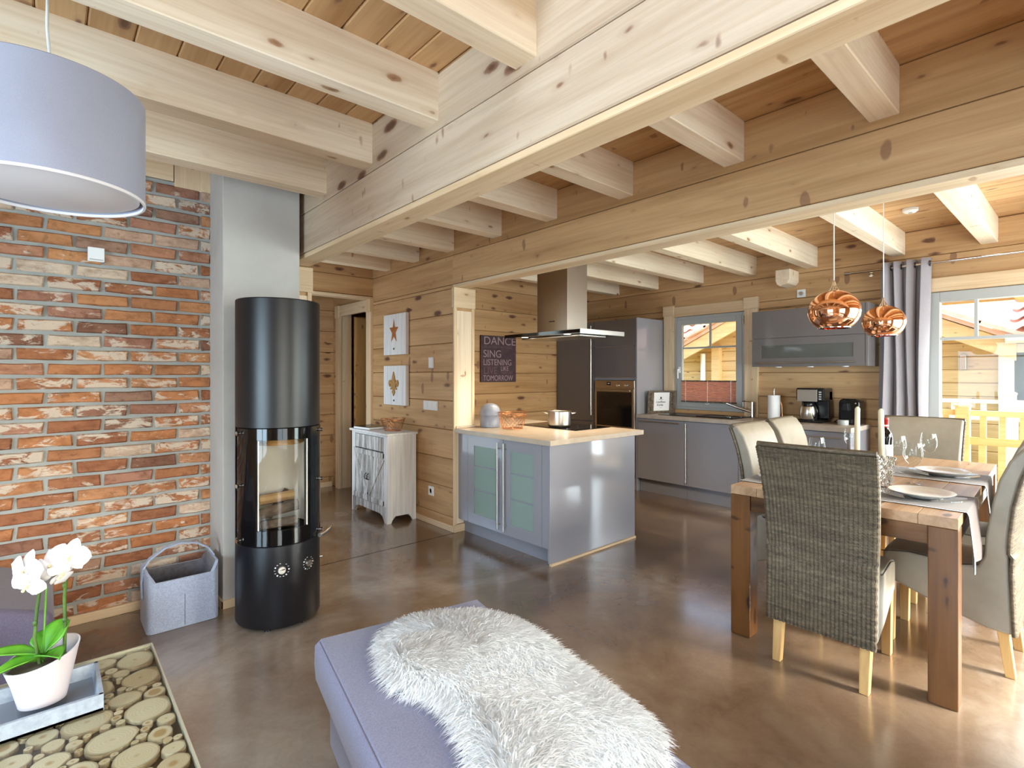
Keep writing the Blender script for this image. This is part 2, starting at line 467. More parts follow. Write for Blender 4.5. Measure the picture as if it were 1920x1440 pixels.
# ---------------------------------------------------------------- mesh helpers
class MB:
    def __init__(s):
        s.v, s.f, s.mi = [], [], []
    def add(s, vs, fs, mi=0):
        o = len(s.v)
        s.v += [tuple(p) for p in vs]
        s.f += [tuple(i + o for i in f) for f in fs]
        s.mi += [mi] * len(fs)
        return s
    def box(s, x0, x1, y0, y1, z0, z1, mi=0, T=None):
        p = [Vector((x, y, z)) for z in (z0, z1) for y in (y0, y1) for x in (x0, x1)]
        if T is not None:
            p = [T @ q for q in p]
        return s.add(p, [(0, 2, 3, 1), (4, 5, 7, 6), (0, 1, 5, 4), (2, 6, 7, 3), (0, 4, 6, 2), (1, 3, 7, 5)], mi)
    def bar(s, p0, p1, w, h, mi=0, up=(0, 0, 1)):
        p0, p1 = Vector(p0), Vector(p1)
        d = (p1 - p0).normalized()
        u = Vector(up)
        a = d.cross(u)
        a = a.normalized() if a.length > 1e-5 else Vector((1, 0, 0))
        b = a.cross(d)
        pts = [p + a * sx * w / 2 + b * sy * h / 2 for p in (p0, p1) for sx, sy in ((-1, -1), (1, -1), (1, 1), (-1, 1))]
        return s.add(pts, [(0, 1, 2, 3), (7, 6, 5, 4), (0, 4, 5, 1), (1, 5, 6, 2), (2, 6, 7, 3), (3, 7, 4, 0)], mi)
    def lathe(s, prof, n=32, c=(0, 0, 0), mi=0, a0=0.0, a1=2 * PI, sx=1, sy=1):
        full = abs(a1 - a0 - 2 * PI) < 1e-6
        k = n if full else n + 1
        vs = []
        for r, z in prof:
            for i in range(k):
                t = a0 + (a1 - a0) * i / n
                vs.append((c[0] + sx * r * math.cos(t), c[1] + sy * r * math.sin(t), c[2] + z))
        fs = []
        for j in range(len(prof) - 1):
            for i in range(n):
                i2 = (i + 1) % k
                fs.append((j * k + i, j * k + i2, (j + 1) * k + i2, (j + 1) * k + i))
        s.add(vs, fs, mi)
        return s
    def cyl(s, p0, p1, r0, r1=None, n=16, mi=0, caps=True):
        r1 = r0 if r1 is None else r1
        p0, p1 = Vector(p0), Vector(p1)
        d = (p1 - p0).normalized()
        a = d.orthogonal().normalized()
        b = d.cross(a)
        vs = []
        for p, r in ((p0, r0), (p1, r1)):
            for i in range(n):
                t = 2 * PI * i / n
                vs.append(p + (a * math.cos(t) + b * math.sin(t)) * r)
        fs = [(i, (i + 1) % n, n + (i + 1) % n, n + i) for i in range(n)]
        if caps:
            fs += [tuple(range(n - 1, -1, -1)), tuple(range(n, 2 * n))]
        return s.add(vs, fs, mi)
    def tube(s, pts, r, n=8, mi=0, closed=False):
        pts = [Vector(p) for p in pts]
        m = len(pts)
        vs = []
        ref = None
        for i, p in enumerate(pts):
            if closed:
                d = (pts[(i + 1) % m] - pts[i - 1]).normalized()
            else:
                d = (pts[min(i + 1, m - 1)] - pts[max(i - 1, 0)]).normalized()
            if ref is None:
                ref = d.orthogonal().normalized()
            ref = (ref - d * ref.dot(d)).normalized()
            b = d.cross(ref)
            rr = r[i] if isinstance(r, (list, tuple)) else r
            for k in range(n):
                t = 2 * PI * k / n
                vs.append(p + (ref * math.cos(t) + b * math.sin(t)) * rr)
        fs = []
        for i in range(m if closed else m - 1):
            j = (i + 1) % m
            for k in range(n):
                fs.append((i * n + k, i * n + (k + 1) % n, j * n + (k + 1) % n, j * n + k))
        if not closed:
            fs += [tuple(range(n - 1, -1, -1)), tuple(range((m - 1) * n, m * n))]
        return s.add(vs, fs, mi)
    def prism(s, poly, h0, h1, f, mi=0):
        """poly: 2D outline (ccw); f(u, v, h) -> 3D point."""
        k = len(poly)
        vs = [f(u, v, h0) for u, v in poly] + [f(u, v, h1) for u, v in poly]
        fs = [tuple(range(k - 1, -1, -1)), tuple(range(k, 2 * k))]
        fs += [(i, (i + 1) % k, k + (i + 1) % k, k + i) for i in range(k)]
        return s.add(vs, fs, mi)
    def grid(s, fn, nu, nv, mi=0):
        vs = [fn(i / nu, j / nv) for j in range(nv + 1) for i in range(nu + 1)]
        w = nu + 1
        return s.add(vs, [(j * w + i, j * w + i + 1, (j + 1) * w + i + 1, (j + 1) * w + i) for j in range(nv) for i in range(nu)], mi)
    def ball(s, c, r, n=16, m=10, mi=0, sc=(1, 1, 1)):
        prof = [(max(1e-4, r * math.sin(PI * j / m)), -r * math.cos(PI * j / m)) for j in range(m + 1)]
        vs = []
        for rr, z in prof:
            for i in range(n):
                t = 2 * PI * i / n
                vs.append((c[0] + sc[0] * rr * math.cos(t), c[1] + sc[1] * rr * math.sin(t), c[2] + sc[2] * z))
        return s.add(vs, [(j * n + i, j * n + (i + 1) % n, (j + 1) * n + (i + 1) % n, (j + 1) * n + i) for j in range(m) for i in range(n)], mi)
    def mesh(s, name, mats, smooth=None, fix=True):
        me = bpy.data.meshes.new(name)
        me.from_pydata([tuple(p) for p in s.v], [], s.f)
        if not isinstance(mats, (list, tuple)):
            mats = [mats]
        for m in mats:
            me.materials.append(M[m] if isinstance(m, str) else m)
        if len(mats) > 1:
            me.polygons.foreach_set('material_index', s.mi)
        if fix:
            bm = bmesh.new()
            bm.from_mesh(me)
            bmesh.ops.recalc_face_normals(bm, faces=bm.faces)
            bm.to_mesh(me)
            bm.free()
        if smooth is not None:
            me.polygons.foreach_set('use_smooth', [True] * len(me.polygons))
            me.set_sharp_from_angle(angle=math.radians(smooth))
        me.update()
        return me
    def build(s, name, mats, parent=None, smooth=None, bevel=None, world=True, fix=True, seg=2, subsurf=0):
        o = bpy.data.objects.new(name, s.mesh(name, mats, smooth, fix))
        COL.objects.link(o)
        attach(o, parent, world)
        if bevel:
            b = o.modifiers.new('edge', 'BEVEL')
            b.width = bevel
            b.segments = seg
            b.limit_method = 'ANGLE'
            b.angle_limit = math.radians(40)
        if subsurf:
            b = o.modifiers.new('smooth', 'SUBSURF')
            b.levels = b.render_levels = subsurf
        return o

def attach(o, parent, world=True):
    if parent is not None:
        o.parent = parent
        if world and parent.type == 'EMPTY':
            o.matrix_parent_inverse = parent.matrix_basis.inverted()

def thing(name, label, cat, loc=(0, 0, 0), rz=0.0, group=None):
    o = bpy.data.objects.new(name, None)
    COL.objects.link(o)
    o.location = loc
    o.rotation_euler = (0, 0, rz)
    o.empty_display_size = 0.1
    return tag(o, label, cat, group)

def tag(o, label, cat, group=None):
    o['label'] = label
    o['category'] = cat
    if group:
        o['group'] = group
    return o

def struct(o):
    o['kind'] = 'structure'
    return o

def dup(root, loc, rz, label):
    r = root.copy()
    COL.objects.link(r)
    r.location = loc
    r.rotation_euler = (0, 0, rz)
    r['label'] = label
    for ch in list(root.children):
        c = ch.copy()
        COL.objects.link(c)
        c.parent = r
        for g in ch.children:
            d = g.copy()
            COL.objects.link(d)
            d.parent = c
    return r

def text_mesh(name, body, size, mat, parent, M4, align='LEFT', extrude=0.0008, shear=0.0, xs=1.0):
    cu = bpy.data.curves.new(name, 'FONT')
    cu.body = body
    cu.size = size
    cu.extrude = extrude
    cu.align_x = align
    cu.shear = shear
    o = bpy.data.objects.new(name, cu)
    dg = bpy.context.evaluated_depsgraph_get()
    COL.objects.link(o)
    dg.update()
    me = bpy.data.meshes.new_from_object(o.evaluated_get(dg))
    bpy.data.objects.remove(o)
    me.transform(M4 @ Matrix.Diagonal((xs, 1, 1, 1)))
    me.materials.clear()
    me.materials.append(M[mat])
    o = bpy.data.objects.new(name, me)
    COL.objects.link(o)
    attach(o, parent)
    return o
# ================================================================ SETTING
ZC = 2.66          # underside of the ceiling boards
ZJ = 2.457         # underside of the joists
COURSE = [0.0, 0.12, 0.3755, 0.631, 0.8865, 1.142, 1.3975, 1.653, 1.9085, 2.164, 2.4195, ZC]

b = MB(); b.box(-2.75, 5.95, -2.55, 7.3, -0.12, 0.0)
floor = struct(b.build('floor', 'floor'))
b = MB(); b.box(1.42, 2.68, 3.722, 3.728, 0.0, 0.0012)
struct(b.build('trim_1', 'dark'))

def log_piece(axis, a0, a1, p0, p1, z0, z1, ch=0.005, gap=0.002):
    """one planed log: chamfered bar along axis ('x' or 'y'), p = thickness range."""
    z0 += gap; z1 -= gap
    sec = [(p0 + ch, z0), (p1 - ch, z0), (p1, z0 + ch), (p1, z1 - ch), (p1 - ch, z1), (p0 + ch, z1), (p0, z1 - ch), (p0, z0 + ch)]
    m = MB()
    if axis == 'y':
        m.prism(sec, a0, a1, lambda u, v, h: (u, h, v))
    else:
        m.prism(sec, a0, a1, lambda u, v, h: (h, u, v))
    return m

def cut(z0, z1, a0, a1, holes):
    zs = sorted({z0, z1} | {h for ho in holes for h in ho[2:4] if z0 < h < z1})
    out = []
    for za, zb in zip(zs, zs[1:]):
        if zb - za < 0.004:
            continue
        iv = [(a0, a1)]
        for h0, h1, hz0, hz1 in holes:
            if hz0 < zb - 1e-4 and hz1 > za + 1e-4:
                nv = []
                for s, e in iv:
                    if h1 <= s or h0 >= e:
                        nv.append((s, e))
                    else:
                        if h0 > s: nv.append((s, h0))
                        if h1 < e: nv.append((h1, e))
                iv = nv
        out += [(za, zb, s, e) for s, e in iv if e - s > 0.01]
    return out

def log_wall(name, axis, a0, a1, p0, p1, holes=(), mat='log_', courses=COURSE, ztop=ZC, zbot=0.0):
    core = MB()
    pieces = []
    for z0, z1 in zip(courses, courses[1:]):
        z0, z1 = max(z0, zbot), min(z1, ztop)
        if z1 - z0 < 0.01:
            continue
        for za, zb, s, e in cut(z0, z1, a0, a1, holes):
            pieces.append((s, e, za, zb))
            if axis == 'y':
                core.box(p0 + .012, p1 - .012, s + .001, e - .001, za, zb)
            else:
                core.box(s + .001, e - .001, p0 + .012, p1 - .012, za, zb)
    w = struct(core.build(name, 'core'))
    for s, e, za, zb in pieces:
        log_piece(axis, s, e, p0, p1, za, zb).build('plank', mat + axis, w)
    return w

# --- brick wall with its bricks
BY = 3.755
b = MB(); b.box(-2.6, 1.24, BY, BY + 0.13, 0.0, 2.545)
brick_wall = struct(b.build('wall_brick', 'mortar'))
def brick_mesh(w, h, seed):
    rnd = random.Random(seed)
    j = lambda a: rnd.uniform(-a, a)
    c = 0.006
    ring0 = [(-w/2, -h/2), (0, -h/2), (w/2, -h/2), (w/2, h/2), (0, h/2), (-w/2, h/2)]
    vs, fs = [], []
    r0 = [(u + j(.004), 0.0, v + j(.0035)) for u, v in ring0]
    r1 = [(u + j(.002), -0.007, v + j(.002)) for u, _, v in r0]
    r2 = [(u * (1 - 2*c/w), -0.012 - rnd.uniform(0, .004), v * (1 - 2*c/h)) for u, _, v in r1]
    vs = r0 + r1 + r2
    for k in range(2):
        for i in range(6):
            fs.append((k*6 + i, k*6 + (i+1) % 6, k*6 + 6 + (i+1) % 6, k*6 + 6 + i))
    fs += [(12, 13, 16, 17), (13, 14, 15, 16)]
    m = MB(); m.add(vs, fs)
    return m.mesh('brick', 'brick', smooth=40)
full = [brick_mesh(0.228, 0.062, k) for k in range(10)]
half = [brick_mesh(0.105, 0.062, 50 + k) for k in range(4)]
PITCH = 0.0779
nb = 0
for row in range(32):
    z = 0.078 + row * PITCH
    if z + .03 > 2.545: break
    x = -1.33 + (0.12 if row % 2 else 0.0)
    while x < 0.77:
        w = 0.228
        me = full[random.randrange(10)]
        xc = x + w / 2
        if x + w > 0.772:
            rest = 0.768 - x
            if rest < 0.03: break
            me = half[random.randrange(4)] if rest < 0.16 else me
            w = rest
        o = bpy.data.objects.new('brick', me)
        COL.objects.link(o)
        o.parent = brick_wall
        o.location = (x + w / 2, BY, z)
        o.rotation_euler = (0, random.uniform(-.012, .012), 0)
        bw = 0.228 if me in full else 0.105
        o.scale = (w / bw * random.uniform(.975, 1.0), random.uniform(.7, 1.4), random.uniform(.93, 1.02))
        x += 0.241
        nb += 1
# wood infill above the bricks
log_piece('x', -2.6, 0.57, BY - 0.01, BY + 0.1, 2.548, ZC).build('plank', 'case_x', brick_wall)
log_piece('x', 0.575, 0.78, BY - 0.012, BY + 0.1, 2.515, ZC).build('plank', 'case_z', brick_wall)
b = MB(); b.box(-2.6, 0.766, BY - 0.03, BY - 0.001, 0.0, 0.052)
struct(b.build('baseboard_brick', 'case_x', bevel=0.004))
# chimney breast
b = MB(); b.box(0.766, 1.209, 3.42, 3.885, 0.0, ZC)
struct(b.build('wall_chimney', 'plaster', bevel=0.004))
b = MB(); b.box(0.752, 1.215, 3.405, 3.42, 0.0, 0.05).box(0.752, 0.766, 3.405, BY - .03, 0, 0.05)
struct(b.build('baseboard_chimney', 'case_x', bevel=0.003))

# --- beams (two planed logs and a bottom board each)
def beam(name, x0, x1, y0, y1, lm='log_y'):
    core = MB(); core.box(x0 + .012, x1 - .012, y0, y1, 2.135, ZC - .002)
    w = struct(core.build(name, 'core'))
    log_piece('y', y0, y1, x0, x1, 2.4195, ZC).build('plank', lm, w)
    log_piece('y', y0, y1, x0, x1, 2.164, 2.4195).build('plank', lm, w)
    log_piece('y', y0, y1, x0 + .002, x1 - .002, 2.132, 2.164, 0.003).build('bottom_board', 'case_y', w)
    return w
beam('beam_living', 1.245, 1.38, -2.4, 3.90, 'pale_y')
beam('beam_dining', 2.645, 2.78, -2.4, 3.764)
# log above the hall side wall
log_piece('y', 3.764, 7.2, 2.645, 2.78, 2.4195, ZC).build('plank', 'log_y', bpy.data.objects['beam_dining'])
log_piece('y', 3.764, 7.2, 2.645, 2.78, 2.164, 2.4195).build('plank', 'log_y', bpy.data.objects['beam_dining'])

# post under the living beam
def post(name, x0, x1, y, zt, depth=0.16, cap=0.0):
    core = MB(); core.box(x0 + .01, x1 - .01, y + .014, y + depth, 0, zt)
    w = struct(core.build(name, 'log_z'))
    m = MB()
    m.box(x0 + .028, x1 - .028, y + .006, y + .014, 0.07, zt - .20)
    m.build('panel', 'joist_z', w)
    m = MB()
    m.box(x0, x0 + .03, y, y + .02, 0, zt - .17).box(x1 - .03, x1, y, y + .02, 0, zt - .17)
    m.build('frame', 'case_z', w, bevel=0.002)
    m = MB(); m.box(x0 - .006, x1 + .006, y - .008, y + depth, zt - .175, zt)
    m.build('capital', 'case_x', w, bevel=0.003)
    m = MB(); m.box(x0 - .004, x1 + .004, y - .012, y + .02, 0, .065)
    m.build('base_board', 'case_x', w, bevel=0.003)
    return w
post('pillar_hall', 1.245, 1.40, 3.72, 2.13, 0.2)

# --- hall side wall with door opening (X = 2.645)
log_wall('wall_hall', 'y', 3.765, 7.2, 2.645, 2.78, holes=[(5.36, 6.10, 0.0, 2.13)], ztop=2.164)
post('pillar_kitchen', 2.640, 2.862, 3.735, 2.135, 0.03)
b = MB(); b.box(2.630, 2.645, 3.745, 5.25, 0.0, 0.05)
struct(b.build('baseboard_hall', 'case_y', bevel=0.003))
# door casing and leaf
core = MB(); core.box(2.652, 2.773, 5.345, 5.362, 0, 2.125).box(2.652, 2.773, 6.098, 6.115, 0, 2.125).box(2.652, 2.773, 5.345, 6.115, 2.12, 2.138)
door1 = struct(core.build('door_1', 'case_z'))
for nm, bx in (('casing_board', (2.615, 2.65, 5.262, 5.372, 0, 2.06)), ('casing_board', (2.615, 2.65, 6.088, 6.19, 0, 2.06)),
               ('casing_board', (2.615, 2.648, 5.262, 6.19, 2.075, 2.20)), ('corner_block', (2.606, 2.65, 5.258, 5.376, 2.06, 2.205)), ('corner_block', (2.606, 2.65, 6.084, 6.194, 2.06, 2.205))):
    m = MB(); m.box(*bx); m.build(nm, 'case_y' if bx[4] > 2.07 else 'case_z', door1, bevel=0.003)
leaf_core = MB(); leaf_core.box(2.80, 3.50, 6.035, 6.075, 0.01, 2.08)
leaf = leaf_core.build('door_leaf', 'old_pine', door1)
for k in range(5):
    x = 2.80 + k * 0.14
    m = MB(); m.box(x + .002, x + .138, 6.022, 6.035, 0.02, 2.07); m.build('board', 'old_pine', leaf, bevel=0.004)
m = MB(); m.cyl((3.42, 6.02, 1.05), (3.42, 5.98, 1.05), .012).tube([(3.42, 5.98, 1.05), (3.33, 5.975, 1.05), (3.30, 5.975, 1.045)], .009)
m.build('handle', 'steel', leaf, smooth=40)
# frame of a second inner door glimpsed through the opening
m = MB(); m.box(3.2, 3.26, 6.72, 6.80, 0, 2.05).box(3.2, 3.32, 6.70, 6.80, 1.86, 2.06).box(3.2, 3.27, 6.70, 6.80, 1.55, 1.66)
struct(m.build('trim_2', 'old_pine', bevel=0.006))

# --- far hall wall, lintel across the hall, rear walls
log_wall('wall_hall_end', 'x', 1.38, 2.645, 6.32, 6.45)
b = MB(); b.box(1.38, 2.62, 6.295, 6.32, 0, 0.06)
struct(b.build('baseboard_hall_end', 'case_x', bevel=0.003))
core = MB(); core.box(1.40, 2.645, 5.28, 5.39, 2.22, ZC - .002)
lint = struct(core.build('lintel', 'core'))
log_piece('x', 1.39, 2.645, 5.27, 5.40, 2.225, 2.4195).build('plank', 'log_x', lint)
log_piece('x', 1.39, 2.645, 5.27, 5.40, 2.4195, ZC).build('plank', 'log_x', lint)
log_piece('x', 1.39, 2.645, 5.262, 5.41, 2.19, 2.222).build('bottom_board', 'case_x', lint)
log_wall('wall_hall_left', 'y', 3.90, 6.45, 1.25, 1.38, holes=[(4.6, 5.6, 0.3, 2.15)])  # opening added to go with the hall fill lamp
# kitchen back wall with the sign
log_wall('wall_kitchen', 'x', 2.78, 5.8, 4.97, 5.10)
# room behind
b = MB(); b.box(2.78, 5.8, 7.1, 7.2, 0, ZC)
struct(b.build('wall_back_room', 'log_x'))

# --- window wall (X = 5.8)
KW = (2.63, 3.50, 0.955, 2.08)
PW = (-1.15, 1.02, 0.0, 2.09)
log_wall('wall_window', 'y', -1.435, 7.2, 5.8, 5.935, holes=[KW, PW])
# --- south and west walls with large openings (behind the camera)
log_wall('wall_south', 'x', -2.6, 2.645, -2.535, -2.4, holes=[(-1.1, 1.5, 0.2, 2.15)])
log_wall('wall_dining_return', 'y', -2.4, -1.435, 2.645, 2.78, ztop=2.13)
log_wall('wall_dining_south', 'x', 2.645, 5.8, -1.435, -1.30, holes=[(2.90, 5.60, 0.06, 2.12)])
log_wall('wall_west', 'y', -2.4, 3.885, -2.735, -2.6, holes=[(-0.3, 2.1, 0.25, 2.15)])

def glazed(name, mk, a0, a1, z0, z1, fr=0.07, mull=(), trans=None, bars=(), t0=0.02, t1=0.09, mat='grey_frame', pane='pane'):
    """window in its own plane: mk(a, d, z) -> point; d = depth."""
    def bx(m, a_0, a_1, d0, d1, z_0, z_1):
        p = [mk(a, d, z) for z in (z_0, z_1) for d in (d0, d1) for a in (a_0, a_1)]
        m.add(p, [(0, 2, 3, 1), (4, 5, 7, 6), (0, 1, 5, 4), (2, 6, 7, 3), (0, 4, 6, 2), (1, 3, 7, 5)])
    m = MB()
    bx(m, a0, a0 + fr, t0, t1, z0, z1); bx(m, a1 - fr, a1, t0, t1, z0, z1)
    bx(m, a0 + fr, a1 - fr, t0, t1, z1 - fr, z1); bx(m, a0 + fr, a1 - fr, t0, t1, z0, z0 + fr)
    w = struct(m.build(name, mat, bevel=0.004))
    for a in mull:
        m = MB(); bx(m, a - .05, a + .05, t0 + .002, t1 - .002, z0 + fr, z1 - fr); m.build('mullion', mat, w, bevel=0.003)
    if trans:
        m = MB(); bx(m, a0 + fr, a1 - fr, t0 + .02, t1 - .02, trans - .012, trans + .012); m.build('muntin', mat, w)
        for a in bars:
            m = MB(); bx(m, a - .011, a + .011, t0 + .021, t1 - .021, trans + .012, z1 - fr); m.build('muntin', mat, w)
    edges = [a0 + fr] + sorted(mull) + [a1 - fr]
    for s, e in zip(edges, edges[1:]):
        m = MB(); bx(m, s, e, 0.053, 0.057, z0 + fr, z1 - fr); m.build('pane', pane, w)
    return w
east = lambda a, d, z: (5.8 + d, a, z)
# kitchen window
win = glazed('window_1', east, KW[0], KW[1], KW[2], KW[3], 0.035, t0=-0.005, t1=0.10)
m = MB()
y0, y1, z0, z1 = KW[0] + .034, KW[1] - .034, KW[2] + .034, KW[3] - .034
fw = 0.068
m.box(5.785, 5.83, y0, y0 + fw, z0, z1).box(5.785, 5.83, y1 - fw, y1, z0, z1).box(5.785, 5.83, y0 + fw, y1 - fw, z1 - fw, z1).box(5.785, 5.83, y0 + fw, y1 - fw, z0, z0 + fw)
m.build('sash', 'grey_frame', win, bevel=0.004)
m = MB(); m.box(5.81, 5.835, y0 + fw, y1 - fw, 1.688, 1.708); m.build('muntin', 'grey_frame', win)
m = MB(); m.box(5.811, 5.834, 3.04, 3.06, 1.708, z1 - fw); m.build('muntin', 'grey_frame', win)
m = MB(); m.box(5.772, 5.785, y1 - .048, y1 - .022, 1.40, 1.47).cyl((5.78, y1 - .035, 1.435), (5.745, y1 - .035, 1.435), .008, n=10).tube([(5.745, y1 - .035, 1.44), (5.742, y1 - .035, 1.40), (5.745, y1 - .035, 1.33)], .008)
m.build('handle', 'white', win, smooth=40)
m = MB(); m.cyl((5.775, y0 - .02, 1.94), (5.775, y0 - .02, 2.03), .008, n=10).cyl((5.775, y0 - .02, 1.0), (5.775, y0 - .02, 1.08), .008, n=10)
m.build('hinge', 'steel', win, smooth=40)
trim3 = MB()
trim3.box(5.765, 5.80, 3.503, 3.64, 0.91, 2.10)
t = struct(trim3.build('trim_3', 'case_z', bevel=0.003))
for nm, bx, ma in (('casing_board', (5.765, 5.80, 2.48, 2.627, 0.91, 2.10), 'case_z'), ('casing_board', (5.768, 5.80, 2.61, 3.515, 2.083, 2.205), 'case_y'),
                   ('corner_block', (5.755, 5.80, 3.498, 3.646, 2.10, 2.225), 'case_y'), ('corner_block', (5.755, 5.80, 2.474, 2.633, 2.10, 2.225), 'case_y')):
    m = MB(); m.box(*bx); m.build(nm, ma, t, bevel=0.003)
# patio window
pwin = glazed('window_2', east, PW[0], PW[1], PW[2] + .01, PW[3], 0.085, mull=(-0.30,), trans=1.685, bars=(0.70, 0.20, -0.7), t0=-0.01, t1=0.10)
m = MB(); m.box(5.770, 5.80, -1.25, 1.10, 2.095, 2.215)
struct(m.build('trim_4', 'case_y', bevel=0.003))
south = lambda a, d, z: (a, -2.4 - d, z)
dsouth = lambda a, d, z: (a, -1.3 - d, z)
glazed('window_3', dsouth, 2.90, 5.60, 0.06, 2.12, 0.085, mull=(4.25,), trans=1.75)
glazed('window_4', south, -1.1, 1.5, 0.2, 2.15, 0.085, mull=(0.2,), trans=1.75)
glazed('added_window_7', lambda a, d, z: (1.38 - d, a, z), 4.6, 5.6, 0.3, 2.15, 0.07)  # unseen window added behind the hall fill lamp
west = lambda a, d, z: (-2.6 - d, a, z)
glazed('window_5', west, -0.3, 2.1, 0.25, 2.15, 0.085, mull=(0.9,), trans=1.75)

# --- ceiling boards and joists
VY = 1.15                                      # the living ceiling stops here: open gallery above the seating
b = MB(); b.box(-2.75, 5.95, VY, 7.3, ZC + .022, ZC + .12).box(1.26, 5.95, -2.55, VY, ZC + .022, ZC + .12)
ceil = struct(b.build('ceiling', 'core'))
b = MB(); b.box(-2.75, -2.6, -2.55, VY + .1, ZC, 4.6).box(-2.6, 1.25, -2.55, -2.4, ZC, 4.6).box(1.26, 1.38, -2.4, VY + .1, ZC + .12, 4.6).box(-2.6, 1.26, VY, VY + .1, ZC + .12, 4.6)
struct(b.build('wall_gallery', 'log_x'))
b = MB(); b.box(-2.75, 1.38, -2.55, -2.0, 4.6, 4.72).box(-2.75, 1.38, .8, VY + .1, 4.6, 4.72).box(-2.75, -2.0, -2.0, .8, 4.6, 4.72).box(-.4, 1.38, -2.0, .8, 4.6, 4.72)
cg = struct(b.build('ceiling_gallery', 'boardx'))
b = MB(); b.box(-2.05, -.35, -2.05, .85, 4.72, 4.74); struct(b.build('added_opal_pane', 'opal'))  # unseen opal pane added to diffuse the sun through the roof opening
def boards(x0, x1, y0, y1, n):
    w = (x1 - x0) / n
    for k in range(n):
        xa, xb = x0 + k * w, x0 + (k + 1) * w
        sec = [(xa + .001, ZC + .006), (xa + .007, ZC), (xb - .007, ZC), (xb - .001, ZC + .006), (xb - .001, ZC + .022), (xa + .001, ZC + .022)]
        m = MB(); m.prism(sec, y0, y1, lambda u, v, h: (u, h, v))
        m.build('plank', 'board', ceil)
boards(-2.6, 1.246, VY, 3.75, 27)
boards(1.246, 1.31, -2.4, 3.75, 1)
boards(1.31, 2.71, -2.4, 7.2, 10)
boards(2.71, 5.8, -1.3, 4.97, 22)
def joist(y, x0, x1):
    m = MB()
    c = .004
    sec = [(y - .0545 + c, ZJ), (y + .0545 - c, ZJ), (y + .0545, ZJ + c), (y + .0545, ZC), (y - .0545, ZC), (y - .0545, ZJ + c)]
    m.prism(sec, x0, x1, lambda u, v, h: (h, u, v))
    m.build('joist', 'joist_x', ceil)
for y in (1.333, 1.932, 2.539, 3.13):
    joist(y, -2.6, 1.246)
for y in (-1.87, -1.25, -0.63, -0.01, 0.612, 1.26, 1.934, 2.565, 3.16, 3.80, 4.37, 4.93):
    joist(y, 1.379, 2.646)
for y in (-0.63, -0.01, 0.615, 1.235, 1.955, 2.56, 3.18, 3.79, 4.40):
    joist(y, 2.779, 5.801)
# projecting log end under a joist on the window wall
m = MB(); m.prism([(2.075, 2.44), (2.075, 2.33), (2.10, 2.295), (2.18, 2.275), (2.185, 2.285), (2.20, 2.29), (2.215, 2.33), (2.215, 2.44)], 5.56, 5.80, lambda u, v, h: (h, u, v))
struct(m.build('trim_5', 'joist_x', bevel=0.006))

# ================================================================ OUTSIDE
b = MB(); b.box(5.95, 30, -25, 25, -0.55, -0.5)
struct(b.build('ground', 'grass'))
b = MB(); b.box(5.95, 7.72, -4, 6, -0.16, -0.05)
ter = struct(b.build('floor_terrace', 'ext_wood'))
for k in range(12):
    m = MB(); m.box(5.96 + k * .146, 5.96 + k * .146 + .138, -3.9, 5.9, -.05, -.02); m.build('plank', 'terrace', ter)
# eave of this house over the terrace
b = MB(); b.box(6.78, 6.83, -6, 8, 2.08, 2.22).box(5.95, 6.78, -6, 8, 2.20, 2.23)
eave = struct(b.build('trim_6', 'ext_wood'))
m = MB(); m.box(5.95, 6.9, 0.42, 0.52, 2.06, 2.2); m.build('rafter_end', 'ext_wood', eave)
# own pine railing
rail = thing('terrace_railing', 'yellow pine terrace railing with square posts just outside the patio window', 'railing', (7.5, 0.5, -0.05))
m = MB(); m.box(7.47, 7.53, -3, 3.6, 0.93, 0.99); m.build('top_rail', 'ext_wood', rail, bevel=.004)
m = MB(); m.box(7.48, 7.52, -3, 3.6, 0.62, 0.70); m.build('middle_rail', 'ext_wood', rail, bevel=.004)
m = MB(); m.box(7.48, 7.52, -3, 3.6, 0.08, 0.16); m.build('bottom_rail', 'ext_wood', rail, bevel=.004)
for y in (-1.2, 1.01, 3.2):
    m = MB(); m.box(7.44, 7.56, y - .06, y + .06, -0.02, 1.03); p = m.build('post', 'ext_wood', rail, bevel=.005)
    m = MB(); m.lathe([(.1, 1.03), (.1, 1.045), (.001, 1.075)], 4, (7.5, y, 0), a0=PI/4, a1=PI/4 + 2*PI); m.build('post_cap', 'ext_wood', p)
k = -2.9
while k < 3.5:
    m = MB(); m.box(7.486, 7.514, k, k + .05, 0.70, 0.93); m.build('baluster', 'ext_wood', rail)
    m = MB(); m.box(7.486, 7.514, k, k + .06, 0.16, 0.62); m.build('baluster', 'ext_wood', rail)
    k += 0.155
# neighbour's white balustrade
wr = thing('white_balustrade', 'white painted balustrade in front of the yellow log house outside', 'railing', (9.2, 0.5, -0.2))
for bx in ((9.17, 9.23, -4, 4.6, 1.0, 1.05), (9.18, 9.22, -4, 4.6, 0.78, 0.86)):
    m = MB(); m.box(*bx); m.build('rail', 'white_paint', wr)
for y in (-1.3, 0.80, 2.9):
    m = MB(); m.box(9.14, 9.26, y - .08, y + .08, -0.5, 1.12); p = m.build('post', 'white_paint', wr)
    m = MB(); m.lathe([(.12, 1.12), (.12, 1.14), (.001, 1.19)], 4, (9.2, y, 0), a0=PI/4, a1=PI/4+2*PI); m.build('post_cap', 'white_paint', p)
k = -3.8
while k < 4.5:
    m = MB(); m.box(9.185, 9.215, k, k + .06, -0.3, 1.0); m.build('baluster', 'white_paint', wr)
    k += 0.30
